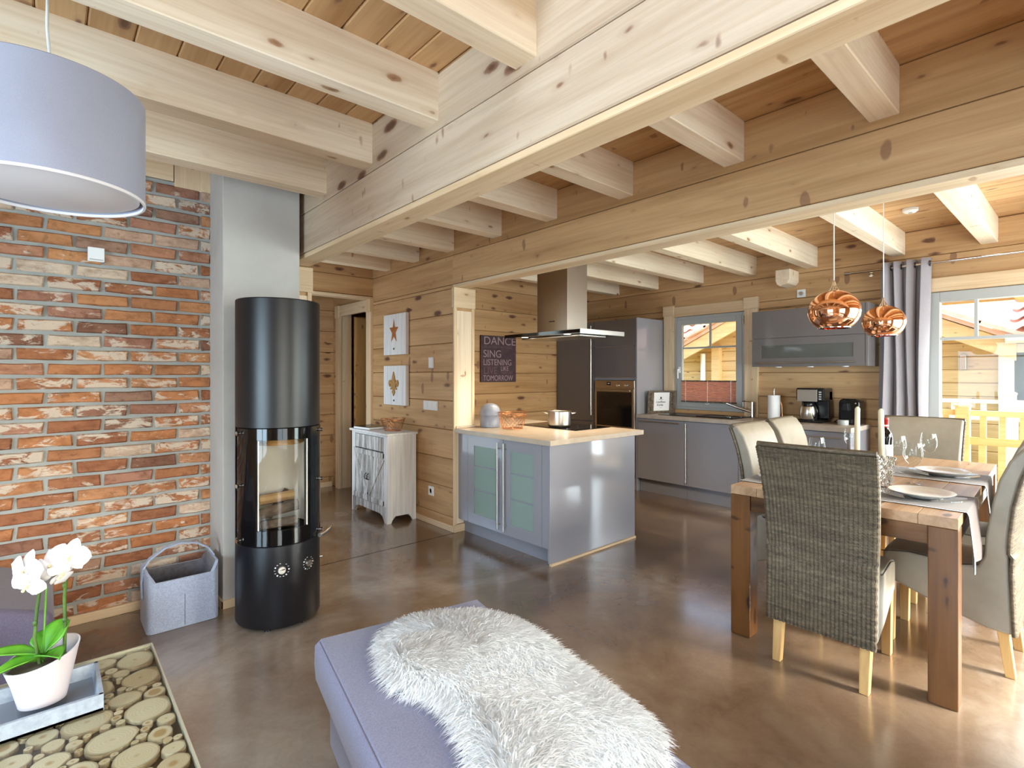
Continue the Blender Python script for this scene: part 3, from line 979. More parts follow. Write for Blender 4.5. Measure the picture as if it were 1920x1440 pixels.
# neighbour's house
hs = thing('neighbour_house', 'yellow log house with red tiled roof seen through the windows', 'house', (11, 2, -0.5))
b = MB(); b.box(10.02, 14, -6, 10, -0.5, 2.0); b.build('wall', 'core', hs)
z = -0.5
k = 0
while z < 1.95:
    log_piece('y', -6, 10, 10.0, 10.1, z, z + .195, .01).build('log', 'ext_log', bpy.data.objects['wall'])
    z += .195
# gable
b = MB(); b.prism([(1.2, 1.9), (5.4, 1.9), (3.3, 2.98)], 9.97, 10.05, lambda u, v, h: (h, u, v)); b.build('gable', 'ext_log', hs)
for s in (-1, 1):
    ye = 3.3 + s * 2.55
    m = MB(); m.prism([(3.3, 2.78), (ye, 1.56), (ye, 1.80), (3.3, 3.05)], 9.55, 9.60, lambda u, v, h: (h, u, v)); m.build('bargeboard', 'ext_wood', hs)
    m = MB(); m.prism([(3.3, 3.05), (ye, 1.82), (ye, 1.88), (3.3, 3.12)], 9.52, 13, lambda u, v, h: (h, u, v)); g = m.build('gable_roof', 'tile_roof', hs)
    for q in range(6):
        f0, f1 = q / 6, (q + 1) / 6 + .02
        pa = Vector((9.5, 3.3 + s * 2.6 * f0, 3.14 - 1.25 * f0)); pb = Vector((9.5, 3.3 + s * 2.6 * f1, 3.14 - 1.25 * f1 + .02))
        m = MB(); m.bar(pa, pb, .16, .05, up=(0, 0, 1)); m.build('roof_tile', 'tile_roof', g)
# main roof, eave along y
for (ya, yb) in ((-6, 0.85), (5.75, 10)):
    m = MB()
    m.add([(9.62, ya, 1.93), (9.62, yb, 1.93), (13, yb, 3.7), (13, ya, 3.7), (9.62, ya, 1.88), (9.62, yb, 1.88), (13, yb, 3.65), (13, ya, 3.65)],
          [(0, 1, 2, 3), (7, 6, 5, 4), (0, 4, 5, 1), (1, 5, 6, 2), (2, 6, 7, 3), (3, 7, 4, 0)])
    rf = m.build('main_roof', 'tile_roof', hs)
    n = int((yb - ya) / .24)
    for row in range(5):
        m = MB()
        def fn(u, v, row=row):
            y = ya + u * (yb - ya)
            s0 = row * .36 + v * .38
            return (9.58 + s0 * .885, y, 1.945 + s0 * .464 + (1 - v) * .045 + .03 * math.sin(u * n * 2 * PI))
        m.grid(fn, n * 8, 2)
        m.build('tile_course', 'tile_roof', rf, smooth=60)['kind'] = 'stuff'
    m = MB(); m.cyl((9.52, ya, 1.86), (9.52, yb, 1.86), .07, n=12); m.build('gutter', 'white_paint', hs, smooth=40)
m = MB(); m.cyl((9.9, 5.35, -.5), (9.9, 5.35, 1.8), .05, n=12); m.build('downpipe', 'white_paint', hs, smooth=40)
m = MB(); m.box(9.88, 10, 5.0, 5.16, -.5, 1.95); m.build('corner_board', 'ext_wood', hs)
m = MB(); m.box(9.94, 10.0, -0.55, 0.95, 0.86, 0.98).box(9.94, 10, 0.80, 0.96, .86, 1.80).box(9.94, 10, -.55, -.4, .86, 1.80).box(9.94, 10, -.55, .96, 1.68, 1.80)
wf = m.build('window_frame', 'white_paint', hs)
m = MB(); m.box(9.98, 9.99, -.4, .80, .98, 1.68); m.build('pane', 'smoked', wf)
m = MB(); m.box(9.93, 9.998, 1.30, 1.37, 1.45, 1.68); m.build('wall_lamp', 'steel', hs, bevel=.01)
# ================================================================ LIVING ROOM
# --- drum pendant lamp
LC = (0.0, 2.192)
t = thing('drum_pendant_lamp', 'large silver grey drum lampshade hanging on a thin white cord above the coffee table', 'lamp', (LC[0], LC[1], 1.94))
m = MB(); m.lathe([(.25, 1.94), (.25, 2.265), (.247, 2.268), (.246, 2.262), (.246, 1.944), (.25, 1.94)], 72, (*LC, 0)); m.build('lamp_shade', 'shade', t, smooth=40)
m = MB(); m.lathe([(.2505, 1.938), (.252, 1.942), (.2505, 1.947), (.244, 1.947), (.244, 1.938), (.2505, 1.938)], 72, (*LC, 0)); m.build('lower_rim', 'shade_in', t, smooth=40)
m = MB(); m.lathe([(.001, 1.955), (.232, 1.955), (.234, 1.951), (.232, 1.950), (.001, 1.950)], 64, (*LC, 0)); m.build('diffuser', 'shade_in', t, smooth=40)
m = MB(); m.tube([(*LC, 2.20), (LC[0], LC[1], 2.30), (LC[0] + .004, LC[1], 2.36), (LC[0] - .003, LC[1], 2.46), (*LC, ZC)], .0042, 8)
m.build('cord', 'white', t, smooth=60)
m = MB()
for a in range(3):
    m.bar((*LC, 2.22), (LC[0] + .246 * math.cos(a * 2.094), LC[1] + .246 * math.sin(a * 2.094), 2.24), .006, .004)
m.build('spider', 'white', t)

# --- wood stove
SX, SY, SRR = 0.98, 3.105, 0.22
t = thing('wood_stove', 'tall black cylindrical wood burning stove with curved glass door', 'stove', (SX, SY, 0))
def ring(r, z): return (r, z)
m = MB(); m.lathe([(.001, 1.775), (.19, 1.775), (.205, 1.783), (SRR - .004, 1.783), (SRR, 1.778), (SRR, 1.09), (SRR - .004, 1.086), (.001, 1.086)], 72, (SX, SY, 0))
m.build('upper_body', 'black_matt', t, smooth=35)
m = MB(); m.lathe([(.001, .462), (SRR - .004, .462), (SRR, .458), (SRR, .034), (SRR - .008, .022), (.001, .022)], 72, (SX, SY, 0))
m.build('lower_body', 'black_matt', t, smooth=35)
m = MB()
for a in range(3):
    an = -2.2 + a * 1.1
    m.cyl((SX + .17 * math.cos(an), SY + .17 * math.sin(an), 0.001), (SX + .17 * math.cos(an), SY + .17 * math.sin(an), .03), .018, n=14)
m.build('foot', 'black_plastic', t, smooth=40)
# direction from the stove to the viewer
FA = math.atan2(-SY, -SX) + 0.12          # door centre angle
hw = 0.80                                  # half angle of the glazed opening
# fire chamber: back shell, floor, ceiling plate, pale lining
m = MB(); m.lathe([(SRR, .462), (SRR, 1.086)], 48, (SX, SY, 0), a0=FA + 1.45, a1=FA + 2 * PI - 1.45)
m.build('back_shell', 'black_matt', t, smooth=40)
m = MB()
m.lathe([(.150, .52), (.150, 1.05)], 28, (SX, SY, 0), a0=FA + .95, a1=FA + 2 * PI - .95)
m.build('firebrick_lining', 'firebrick', t, smooth=40)
m = MB(); m.lathe([(.001, .5), (.2, .5), (.2, .463), (.001, .463)], 40, (SX, SY, 0)); m.build('hearth_plate', 'dark', t, smooth=40)
m = MB(); m.lathe([(.001, 1.086), (.2, 1.086), (.2, 1.07), (.001, 1.07)], 40, (SX, SY, 0)); m.build('chamber_top', 'dark', t, smooth=40)
m = MB()
m.lathe([(.001, 0), (.13, 0), (.135, .01), (.10, .045), (.001, .05)], 28, (SX, SY, .985)); m.build('baffle_plate', 'bronze', t, smooth=40)
# door: printed black frame around the pane
def arcpanel(r, a0, a1, z0, z1, th, n=30):
    q = MB()
    q.lathe([(r, z0), (r, z1), (r - th, z1), (r - th, z0), (r, z0)], n, (SX, SY, 0), a0=a0, a1=a1)
    return q
A0, A1 = FA - 1.28, FA + 1.28
gw = 0.60
door = MB()
RD = SRR + .004
for aa, ab, za, zb in ((A0, A1, 1.025, 1.085), (A0, A1, .466, .545), (A0, FA - gw, .545, 1.025), (FA + gw, A1, .545, 1.025)):
    door.lathe([(RD, za), (RD, zb), (RD - .01, zb), (RD - .01, za), (RD, za)], 30, (SX, SY, 0), a0=aa, a1=ab)
d = door.build('stove_door', 'black_gloss', t, smooth=40)
m = arcpanel(RD - .002, FA - gw, FA + gw, .545, 1.025, .003); m.build('glass_pane', 'stove_glass', d, smooth=40)
m = MB()
for s in (-1, 1):
    aa = FA + s * (gw - .012)
    m.box(-.003, .003, -.003, .003, .548, 1.022, T=Matrix.Translation((SX + (RD - .006) * math.cos(aa), SY + (RD - .006) * math.sin(aa), 0)))
m.build('pane_seal', 'firebrick', d)
for s in (-1, 1):
    for z in (.49, .78, 1.06):
        aa = FA + s * 1.12
        u = Vector((math.cos(aa), math.sin(aa), 0)); p = Vector((SX, SY, z)) + u * RD
        m = MB(); m.cyl(p, p + u * .008, .005, n=10).cyl(p + u * .008, p + u * .02, .009, .011, n=12)
        m.build('door_stud', 'chrome', t, smooth=40)
u = Vector((math.cos(FA + 1.02), math.sin(FA + 1.02), 0)); tg = Vector((-u.y, u.x, 0)); p = Vector((SX, SY, .468)) + u * (RD + .004)
m = MB(); m.tube([p - tg * .02 + u * .012, p + tg * .03 + u * .022, p + tg * .075 + u * .03 + Vector((0, 0, .008)), p + tg * .11 + u * .028 + Vector((0, 0, .014))], [.012, .014, .013, .009], 12)
m.build('door_handle', 'steel', t, smooth=50)
# two air dials with printed scales
def dial(aa, z, r):
    u = Vector((math.cos(aa), math.sin(aa), 0)); tg = Vector((-u.y, u.x, 0)); p = Vector((SX, SY, z)) + u * SRR
    q = MB(); q.cyl(p, p + u * .012, r, r * .94, n=24); d = q.build('air_dial', 'steel', t, smooth=40)
    q = MB(); q.bar(p + u * .013 - tg * r * .7, p + u * .013 + tg * r * .7 + Vector((0, 0, .006)), .007, .003, up=u); q.build('dial_grip', 'chrome', d)
    q = MB()
    for k in range(14):
        if k in (3,): continue
        an = k / 14 * 2 * PI
        c = p + u * .0012 + (tg * math.cos(an) + Vector((0, 0, 1)) * math.sin(an)) * r * 1.75
        q.bar(c - tg * .0035, c + tg * .0035, .0022 if k % 3 else .006, .001, up=u)
    q.build('dial_scale', 'white', d)
dial(FA - .05, .335, .020)
dial(FA + .62, .335, .019)
m = MB(); aa = FA + 1.45; m.cyl((SX + SRR * math.cos(aa), SY + SRR * math.sin(aa), .31), (SX + (SRR + .014) * math.cos(aa), SY + (SRR + .014) * math.sin(aa), .31), .005, n=10)
m.build('side_pin', 'chrome', t, smooth=40)
# logs inside the stove: every log a thing of its own
def firelog(p0, p1, r, label, tw):
    p0, p1 = Vector(p0), Vector(p1)
    d = (p1 - p0).normalized(); a = d.orthogonal().normalized(); bb = d.cross(a)
    o = thing('firewood_log', label, 'log', tuple(p0.lerp(p1, .5) - Vector((0, 0, r * .8))), 0, 'firewood in the stove')
    q = MB()
    an = [tw, tw + 1.0, tw + 2.1, tw + 3.3, tw + 4.6]
    rr = [r, r * .9, r * 1.05, r * .45, r * .5]
    q.prism([(math.cos(x) * y, math.sin(x) * y) for x, y in zip(an, rr)], 0, (p1 - p0).length, lambda u, v, h: p0 + d * h + a * u + bb * v)
    q.build('split_wood', 'ash', o, bevel=.004)
    q = MB()
    q.prism([(math.cos(x) * (r * 1.06), math.sin(x) * (r * 1.06)) for x in np.linspace(tw, tw + 2.1, 6)] + [(math.cos(x) * r * .97, math.sin(x) * r * .97) for x in np.linspace(tw + 2.1, tw, 6)],
            .002, (p1 - p0).length - .002, lambda u, v, h: p0 + d * h + a * u + bb * v)
    q.build('bark', 'bark2', o)
rv = Vector((math.cos(FA - PI / 2), math.sin(FA - PI / 2), 0)); fv = Vector((math.cos(FA), math.sin(FA), 0)); c0 = Vector((SX, SY, 0))
rv = -rv
up = Vector((0, 0, 1))
def L3(f, r, z): return c0 + fv * f + rv * r + up * z
firelog(L3(.072, -.10, .537), L3(.072, .085, .545), .032, 'split log lying lowest at the front of the stove fire', 0.3)
firelog(L3(-.004, -.10, .537), L3(-.004, .10, .537), .032, 'bark-covered log at the bottom behind the front log in the stove', 2.0)
firelog(L3(.036, -.105, .602), L3(.03, .10, .635), .033, 'long split log leaning upward across the middle of the stove fire', 1.2)
firelog(L3(-.036, -.095, .662), L3(-.036, .09, .676), .032, 'dark barked log lying level on top of the stove fire', 4.2)
firelog(L3(-.098, -.05, .55), L3(-.098, .06, .70), .026, 'pale wedge of wood leaning at the back of the stove fire', 3.0)

# --- grey felt basket
t = thing('felt_basket', 'grey felt log basket with one strap handle on the floor by the brick wall', 'basket', (0.555, 3.43, 0))
bx0, bx1, by0, by1 = 0.385, 0.725, 3.315, 3.60
def loop(z, ins=0.0, hs=None):
    r = .03
    pts = []
    for cx_, cy_, a in ((bx1 - r - ins, by1 - r - ins, 0), (bx0 + r + ins, by1 - r - ins, PI/2), (bx0 + r + ins, by0 + r + ins, PI), (bx1 - r - ins, by0 + r + ins, 1.5*PI)):
        for k in range(5):
            an = a + k / 4 * PI / 2
            pts.append((cx_ + r * math.cos(an), cy_ + r * math.sin(an), z))
    return pts
def rimz(p):                                  # the rim dips at the front and back, high at the two short ends
    u = (p[0] - (bx0 + bx1) / 2) / ((bx1 - bx0) / 2)
    return .185 + .135 * max(0, (abs(u) - .62) / .38) ** .8
outer0 = loop(0.002); outer1 = [(x, y, rimz((x, y))) for x, y, _ in outer0]
inner1 = [(x, y, z) for (x, y, _), (_, _, z) in zip(loop(0, .012), outer1)]
inner0 = loop(.012, .012)
k = len(outer0)
m = MB()
m.add(outer0 + outer1 + inner1, [(j*k + i, j*k + (i+1) % k, (j+1)*k + (i+1) % k, (j+1)*k + i) for j in range(2) for i in range(k)] + [tuple(range(k-1, -1, -1))])
m.build('body', 'felt', t, smooth=50)
m = MB(); m.add(inner1 + inner0, [(i, (i+1) % k, k + (i+1) % k, k + i) for i in range(k)] + [tuple(range(k, 2*k))]); m.build('lining', 'felt_dark', t, smooth=50)
def strap(pts, w, th):
    q = MB(); vs = []
    for i, p in enumerate(pts):
        p = Vector(p); d = (Vector(pts[min(i+1, len(pts)-1)]) - Vector(pts[max(i-1, 0)])).normalized()
        s = Vector((0, 1, 0)); nn = d.cross(s).normalized()
        vs += [p + s*w/2 + nn*th/2, p - s*w/2 + nn*th/2, p - s*w/2 - nn*th/2, p + s*w/2 - nn*th/2]
    n = len(pts)
    q.add(vs, [(i*4+a, i*4+(a+1) % 4, i*4+4+(a+1) % 4, i*4+4+a) for i in range(n-1) for a in range(4)] + [(0, 1, 2, 3), (4*n-1, 4*n-2, 4*n-3, 4*n-4)])
    return q
yc = 3.455
sp = [(bx0 - .006, yc, .16), (bx0 - .008, yc, .25), (bx0 + .0, yc, .32), (bx0 + .03, yc, .365), (bx0 + .10, yc, .41), (bx0 + .17, yc, .425), (bx0 + .25, yc, .41), (bx1 - .03, yc, .37), (bx1 - .002, yc, .325), (bx1 + .007, yc, .26), (bx1 + .006, yc, .16)]
strap(sp, .035, .008).build('handle', 'felt', t, smooth=60)
m = MB(); m.box(.556, .559, by0 - .0015, by0, .01, .178); m.build('front_seam', 'felt_dark', t)

# --- sofa end at the left edge
t = thing('sofa', 'dusky purple sofa end standing against the brick wall beyond the coffee table', 'sofa', (-0.7, 3.2, 0))
def slab(x0, x1, y0, y1, z0, zl, zr):
    q = MB(); q.prism([(x0, z0), (x1, z0), (x1, zr), (x0, zl)], y0, y1, lambda u, v, h: (u, h, v)); return q
slab(-.26, .018, 2.86, 3.50, .05, .49, .392).build('arm', 'purple', t, bevel=.03, seg=3, smooth=60)
slab(-1.7, -.262, 2.76, 3.45, .08, .40, .40).build('seat', 'purple', t, bevel=.04, seg=3, smooth=60)
slab(-1.7, -.02, 3.50, 3.72, .05, .72, .325).build('backrest', 'purple', t, bevel=.04, seg=3, smooth=60)
m = MB()
for x, y in ((-1.6, 2.85), (-1.6, 3.62), (-.05, 2.95), (-.1, 3.62)):
    m.cyl((x, y, 0), (x, y, .08), .02, n=12)
m.build('foot', 'black_plastic', t)

# --- coffee table with log slices under glass
TX0, TX1, TY0, TY1, TZ = -0.62, 0.272, 1.06, 2.236, 0.42
t = thing('coffee_table', 'coffee table with pale log slices set in dark resin under a glass top', 'table', ((TX0+TX1)/2, (TY0+TY1)/2, 0))
m = MB(); m.box(TX0, TX1, TY0, TY1, TZ - .075, TZ - .022); m.build('resin_bed', 'bark', t)
m = MB(); m.box(TX0 - .004, TX1 + .004, TY1, TY1 + .006, TZ - .08, TZ - .001).box(TX0 - .004, TX1 + .004, TY0 - .006, TY0, TZ - .08, TZ - .001).box(TX1, TX1 + .005, TY0, TY1, TZ - .08, TZ - .001).box(TX0 - .005, TX0, TY0, TY1, TZ - .08, TZ - .001)
m.build('edge_band', 'table_edge', t)
m = MB(); m.box(TX0, TX1, TY0, TY1, TZ - .008, TZ); m.build('glass_top', 'table_glass', t)
m = MB()
for x in (TX0 + .06, TX1 - .06):
    for y in (TY0 + .06, TY1 - .06):
        m.box(x - .035, x + .035, y - .035, y + .035, 0, TZ - .075)
m.build('leg', 'bark2', t)
rnd = random.Random(11)
circ = []
tries = [(.066, 10), (.055, 90), (.046, 260), (.036, 700), (.027, 1500), (.020, 4500), (.014, 6000), (.010, 5000)]
for r, n in tries:
    for _ in range(n):
        rr = r * rnd.uniform(.86, 1.12)
        x = rnd.uniform(TX0 + rr * .55, TX1 - rr * .55 - .003); y = rnd.uniform(TY0 + rr * .6, TY1 - rr * .6)
        if all((x-a)**2 + (y-b_)**2 > (rr + c)**2 * 0.90 for a, b_, c in circ):
            circ.append((x, y, rr))
circ = [c for c in circ]
circ.sort(key=lambda c: -c[2] if (c[0] > -.35 and c[1] > 1.15) else -c[2] + 1)
def slice_mesh(q, x, y, r, seed, n=16):
    rg = random.Random(seed); el = rg.uniform(.86, 1.0); ph = rg.uniform(0, PI)
    pts = []
    for i in range(n):
        an = 2 * PI * i / n
        rad = r * (1 + .035 * math.sin(3 * an + seed) + .02 * math.sin(5 * an + 2 * seed)) * (el if abs(math.cos(an - ph)) < .7 else 1)
        pts.append((min(max(x + rad * math.cos(an), TX0 + .002), TX1 - .004), min(max(y + rad * math.sin(an), TY0 + .002), TY1 - .002)))
    q.prism(pts, TZ - .03, TZ - .0095, lambda u, v, h: (u, v, h))
    return q
for i, (x, y, r) in enumerate(circ[:285]):
    q = slice_mesh(MB(), 0, 0, r, i) if False else MB()
    slice_mesh(q, x, y, r, i)
    q.v = [(a - x, b_ - y, c) for a, b_, c in q.v]
    o = q.build('log_slice', 'slice', t)
    o.location = (x, y, 0)
q = MB()
for i, (x, y, r) in enumerate(circ[285:]):
    slice_mesh(q, x, y, r, 900 + i, 9)
if circ[285:]:
    q.build('small_log_slices', 'slice', t)['kind'] = 'stuff'

# --- tray and orchid
tx, ty, tr = -0.075, 1.99, 0.0
t = thing('serving_tray', 'pale silver rectangular tray with raised rim on the coffee table', 'tray', (tx, ty, TZ))
X0, X1, Y0, Y1 = -.33, .118, 1.878, 2.105
m = MB(); m.box(X0, X1, Y0, Y1, TZ + .001, TZ + .008); m.build('tray_base', 'tray_in', t)
m = MB(); m.prism([(0, 0), (0, .046), (.010, .046), (.016, .0)], 0, 1, lambda u, v, h: (X0 + .0012 + h*(X1-X0-.0024), Y0 + u, TZ + .001 + v))
m.prism([(0, 0), (0, .046), (.010, .046), (.016, .0)], 0, 1, lambda u, v, h: (X0 + .0012 + h*(X1-X0-.0024), Y1 - u, TZ + .001 + v))
m.prism([(0, 0), (0, .046), (.010, .046), (.016, .0)], 0, 1, lambda u, v, h: (X0 + u, Y0 + .0012 + h*(Y1-Y0-.0024), TZ + .001 + v))
m.prism([(0, 0), (0, .046), (.010, .046), (.016, .0)], 0, 1, lambda u, v, h: (X1 - u, Y0 + .0012 + h*(Y1-Y0-.0024), TZ + .001 + v))
m.build('rim', 'tray', t)
PX, PY, PZ = -0.012, 1.985, TZ + .0095
t = thing('potted_orchid', 'white flowering orchid in a tapered white pot standing on the silver tray', 'plant', (PX, PY, PZ))
NPot = 48
def potring(r, z, tilt):
    return [(PX + r * 1.12 * math.cos(a), PY + r * .88 * math.sin(a), PZ + z + tilt * math.cos(a - .6)) for a in [2*PI*i/NPot for i in range(NPot)]]
rings = [potring(.046, .020, 0), potring(.047, .022, 0), potring(.060, .09, .004), potring(.074, .155, .022), potring(.071, .155, .022), potring(.058, .09, .004), potring(.050, .075, 0)]
m = MB(); m.add([p for r in rings for p in r], [(j*NPot+i, j*NPot+(i+1) % NPot, (j+1)*NPot+(i+1) % NPot, (j+1)*NPot+i) for j in range(len(rings)-1) for i in range(NPot)] + [tuple(range(NPot-1, -1, -1)), tuple(range((len(rings)-1)*NPot, len(rings)*NPot))])
m.build('pot', 'pot', t, smooth=50)
m = MB(); m.lathe([(.001, 0), (.046, 0), (.047, .004), (.0465, .0195), (.001, .0195)], 40, (PX, PY, PZ), sx=1.12, sy=.88); m.build('clear_pot_base', 'drink_glass', t, smooth=40)
m = MB(); m.lathe([(.001, .13), (.062, .126)], 24, (PX, PY, PZ), sx=1.1, sy=.88); m.build('potting_bark', 'bark2', t)
def orchid_leaf(base, az, L, wd, rise, droop):
    q = MB()
    d = Vector((math.cos(az), math.sin(az), 0)); s = Vector((-d.y, d.x, 0))
    def fn(u, v):
        w = wd * (math.sin(PI * min(1, .06 + .94 * v) ** .75)) ** .7 * (.35 + .65 * min(1, v * 3))
        h = rise * math.sin(v * PI * .55) - droop * v * v
        x = (u - .5) * 2
        return Vector(base) + d * (L * v) + s * (x * w) + up * (h + .012 * abs(x) * (1 - v) + .008 * abs(x))
    q.grid(fn, 8, 14)
    o = q.build('leaf', 'leaf', t, smooth=80, fix=False)
    sd = o.modifiers.new('thick', 'SOLIDIFY'); sd.thickness = .003
bz = (PX, PY, PZ + .135)
RV = Vector((.748, -.663, 0)); FV = Vector((.663, .748, 0))
def azv(r, f): v = RV * r + FV * f; return math.atan2(v.y, v.x)
orchid_leaf(bz, azv(-1, -.25), .185, .030, .05, .055)
orchid_leaf(bz, azv(-.55, -.85), .11, .030, .015, .02)
orchid_leaf(bz, azv(.9, -.45), .095, .033, .035, .012)
orchid_leaf(bz, azv(.25, .9), .07, .042, .078, .0)
orchid_leaf(bz, azv(-.45, .85), .06, .034, .055, .0)
def stem(pts, nodes):
    q = MB(); q.tube(pts, [.0042] * (len(pts) - 1) + [.003], 8); o = q.build('stem', 'stem', t, smooth=60)
    q = MB()
    for p in nodes: q.ball(p, .0062, 8, 6, sc=(1, 1, 1.5))
    q.build('node', 'stem', o, smooth=60)
def W3(r, f, z): return Vector((PX, PY, PZ)) + RV * r + FV * f + up * z
stem([W3(.0, -.01, .13), W3(-.012, -.012, .20), W3(-.012, -.005, .28), W3(-.005, -.0, .355), W3(-.006, -.02, .410)], [W3(-.012, -.010, .245)])
stem([W3(.036, .03, .13), W3(.038, .03, .22), W3(.036, .03, .30), W3(.042, .03, .365), W3(.05, .01, .405)], [W3(.037, .03, .235), W3(.037, .03, .335)])
m = MB(); m.tube([W3(.0, .0, .13), W3(-.003, .01, .25), W3(.002, .01, .34)], .0022, 6).tube([W3(.03, .035, .13), W3(.031, .037, .34)], .0022, 6); m.build('support_stick', 'leaf', t, smooth=60)
def flower(c, face, s, roll=0.0, bud=False):
    c = Vector(c); n = Vector(face).normalized()
    a = n.cross(up).normalized(); b2 = a.cross(n)
    a, b2 = a * math.cos(roll) + b2 * math.sin(roll), b2 * math.cos(roll) - a * math.sin(roll)
    fl = MB()
    core = fl.ball(c + n * .004, s * .10, 10, 8).build('flower', 'lip', t, smooth=60)
    for an, L, wd, back in ((PI/2, 1.0, .36, -.05), (PI/2 + 2.25, .95, .34, -.08), (PI/2 - 2.25, .95, .34, -.08), (.12, 1.0, .62, .06), (PI - .12, 1.0, .62, .06)):
        q = MB()
        d = a * math.cos(an) + b2 * math.sin(an); sd_ = n.cross(d)
        def fn(u, v):
            x = (u - .5) * 2
            w = s * wd * math.sin(PI * (.08 + .92 * v) ** .8) ** .6 * (.3 + .7 * min(1, v * 2.2))
            return c + d * (s * L * v) + sd_ * (x * w) + n * (s * (back + .10 * v - .22 * v * v - .10 * x * x * v))
        q.grid(fn, 6, 8)
        o = q.build('petal', 'petal', core, smooth=80, fix=False)
    q = MB(); q.ball(c + n * s * .16 - b2 * s * .18, s * .13, 8, 6, sc=(1, 1, .8)).ball(c + n * s * .22 - b2 * s * .34, s * .10, 8, 6)
    q.build('lip', 'lip', core, smooth=60)
VW = -FV
flower(W3(-.008, -.045, .408), VW + RV * -.15 + up * .1, .052, .1)
flower(W3(.014, -.06, .372), VW + RV * .35 - up * .25, .042, .6)
flower(W3(.040, -.02, .408), VW + RV * .1 + up * .25, .048, -.4)
flower(W3(.080, -.005, .430), VW + RV * .55 + up * .15, .050, .3)
flower(W3(.072, -.02, .388), VW * .3 + RV * 1.0 - up * .5, .042, 1.2)

# --- ottoman with sheepskin
oa = math.radians(-10)
ox = Vector((math.cos(oa), math.sin(oa), 0)); oy = Vector((-math.sin(oa), math.cos(oa), 0))
O0 = Vector((0.732, 1.895, 0))                 # far left corner
OW, OL = 0.66, 1.25
def OT(u, v, z): return O0 + ox * u - oy * v + up * z
t = thing('ottoman', 'long lavender upholstered ottoman in the foreground beneath the white sheepskin', 'ottoman', tuple(OT(OW/2, OL/2, 0)))
def oblock(u0, u1, v0, v1, z0, z1):
    q = MB(); q.add([OT(u, v, z) for z in (z0, z1) for v in (v0, v1) for u in (u0, u1)], [(0, 2, 3, 1), (4, 5, 7, 6), (0, 1, 5, 4), (2, 6, 7, 3), (0, 4, 6, 2), (1, 3, 7, 5)]); return q
def cush(u, v):                                # softly crowned top surface
    return .412 + .018 * (math.sin(PI * min(max(u, 0), 1)) ** .5) * (math.sin(PI * min(max(v, 0), 1)) ** .35)
m = MB()
NU, NV = 14, 22
prof = []
top = [[OT(.012 + (OW - .024) * i / NU, .012 + (OL - .024) * j / NV, cush(i / NU, j / NV)) for i in range(NU + 1)] for j in range(NV + 1)]
m.add([p for r in top for p in r], [(j*(NU+1)+i, j*(NU+1)+i+1, (j+1)*(NU+1)+i+1, (j+1)*(NU+1)+i) for j in range(NV) for i in range(NU)])
per = [(i, 0) for i in range(NU)] + [(NU, j) for j in range(NV)] + [(NU - i, NV) for i in range(NU)] + [(0, NV - j) for j in range(NV)]
def side(i, j, k):
    u, v = i / NU, j / NV
    bul = (0, .006, .008, .004)[k]; z = (None, .385, .32, .262)[k]
    uu = (OW) * u; vv = OL * v
    du = -bul if i == 0 else (bul if i == NU else 0); dv = -bul if j == 0 else (bul if j == NV else 0)
    return OT(uu + du, vv + dv, z)
vs = [top[j][i] for i, j in per]
for k in (1, 2, 3): vs += [side(i, j, k) for i, j in per]
n = len(per)
m.add(vs, [(k*n+i, k*n+(i+1) % n, (k+1)*n+(i+1) % n, (k+1)*n+i) for k in range(3) for i in range(n)] + [tuple(range(3*n, 4*n))])
o = m.build('cushion', 'lavender', t, smooth=62)
oblock(.035, OW - .035, .035, OL - .035, .03, .262).build('base', 'lavender', t, bevel=.015, smooth=50)
m = MB()
for u in (.08, OW - .08):
    for v in (.08, OL - .08): m.cyl(OT(u, v, 0), OT(u, v, .035), .02, n=12)
m.build('foot', 'black_plastic', t)
m = MB(); m.tube([OT(.006, .02 + k * .12, .405) for k in range(11)], .0022, 6).tube([OT(.02 + k * .08, .006, .405) for k in range(9)], .0022, 6); m.build('seam', 'purple', t)

f_, cx_, cy_, H_ = 980.57, 960, 703.4, 1.37
Fw = Vector((0.66343773, 0.7482315, 0)); Rw = Vector((0.7482315, -0.66343773, 0))
def on_plane(px, py, z):
    d = Fw + Rw * ((px - cx_) / f_) + up * ((cy_ - py) / f_)
    return Vector((0, 0, H_)) + d * ((z - H_) / d.z)
# outline of the hide, lying on the cushion (local u,v coordinates of the ottoman)
outline_px = [(712, 1198), (728, 1172), (768, 1150), (830, 1142), (895, 1143), (955, 1156), (1025, 1178), (1085, 1215), (1140, 1262), (1190, 1315), (1228, 1365), (1240, 1405), (1225, 1450), (1190, 1520), (1120, 1570), (1010, 1560), (930, 1500), (895, 1440), (880, 1395), (860, 1358), (838, 1328), (800, 1303), (755, 1292), (728, 1262), (716, 1228)]
hide = []
for px, py in outline_px:
    p = on_plane(px, py, .455) - O0
    hide.append((p.dot(ox), -p.dot(oy)))
def inside(u, v, poly):
    c = False
    n = len(poly)
    for i in range(n):
        x0, y0 = poly[i]; x1, y1 = poly[i - 1]
        if (y0 > v) != (y1 > v) and u < (x1 - x0) * (v - y0) / (y1 - y0) + x0: c = not c
    return c
def edge_dist(u, v):
    best = 9
    n = len(hide)
    for i in range(n):
        x0, y0 = hide[i - 1]; x1, y1 = hide[i]
        dx, dy = x1 - x0, y1 - y0
        s = max(0, min(1, ((u - x0) * dx + (v - y0) * dy) / (dx*dx + dy*dy + 1e-9)))
        best = min(best, math.hypot(u - x0 - s*dx, v - y0 - s*dy))
    return best
def hide_z(u, v):
    z = cush(u / OW, v / OL) + .004
    over = max(0, u - OW + .01)
    return z - min(.2, over * 1.4) + .010 * math.sin(9 * u + 2) * math.sin(7 * v)
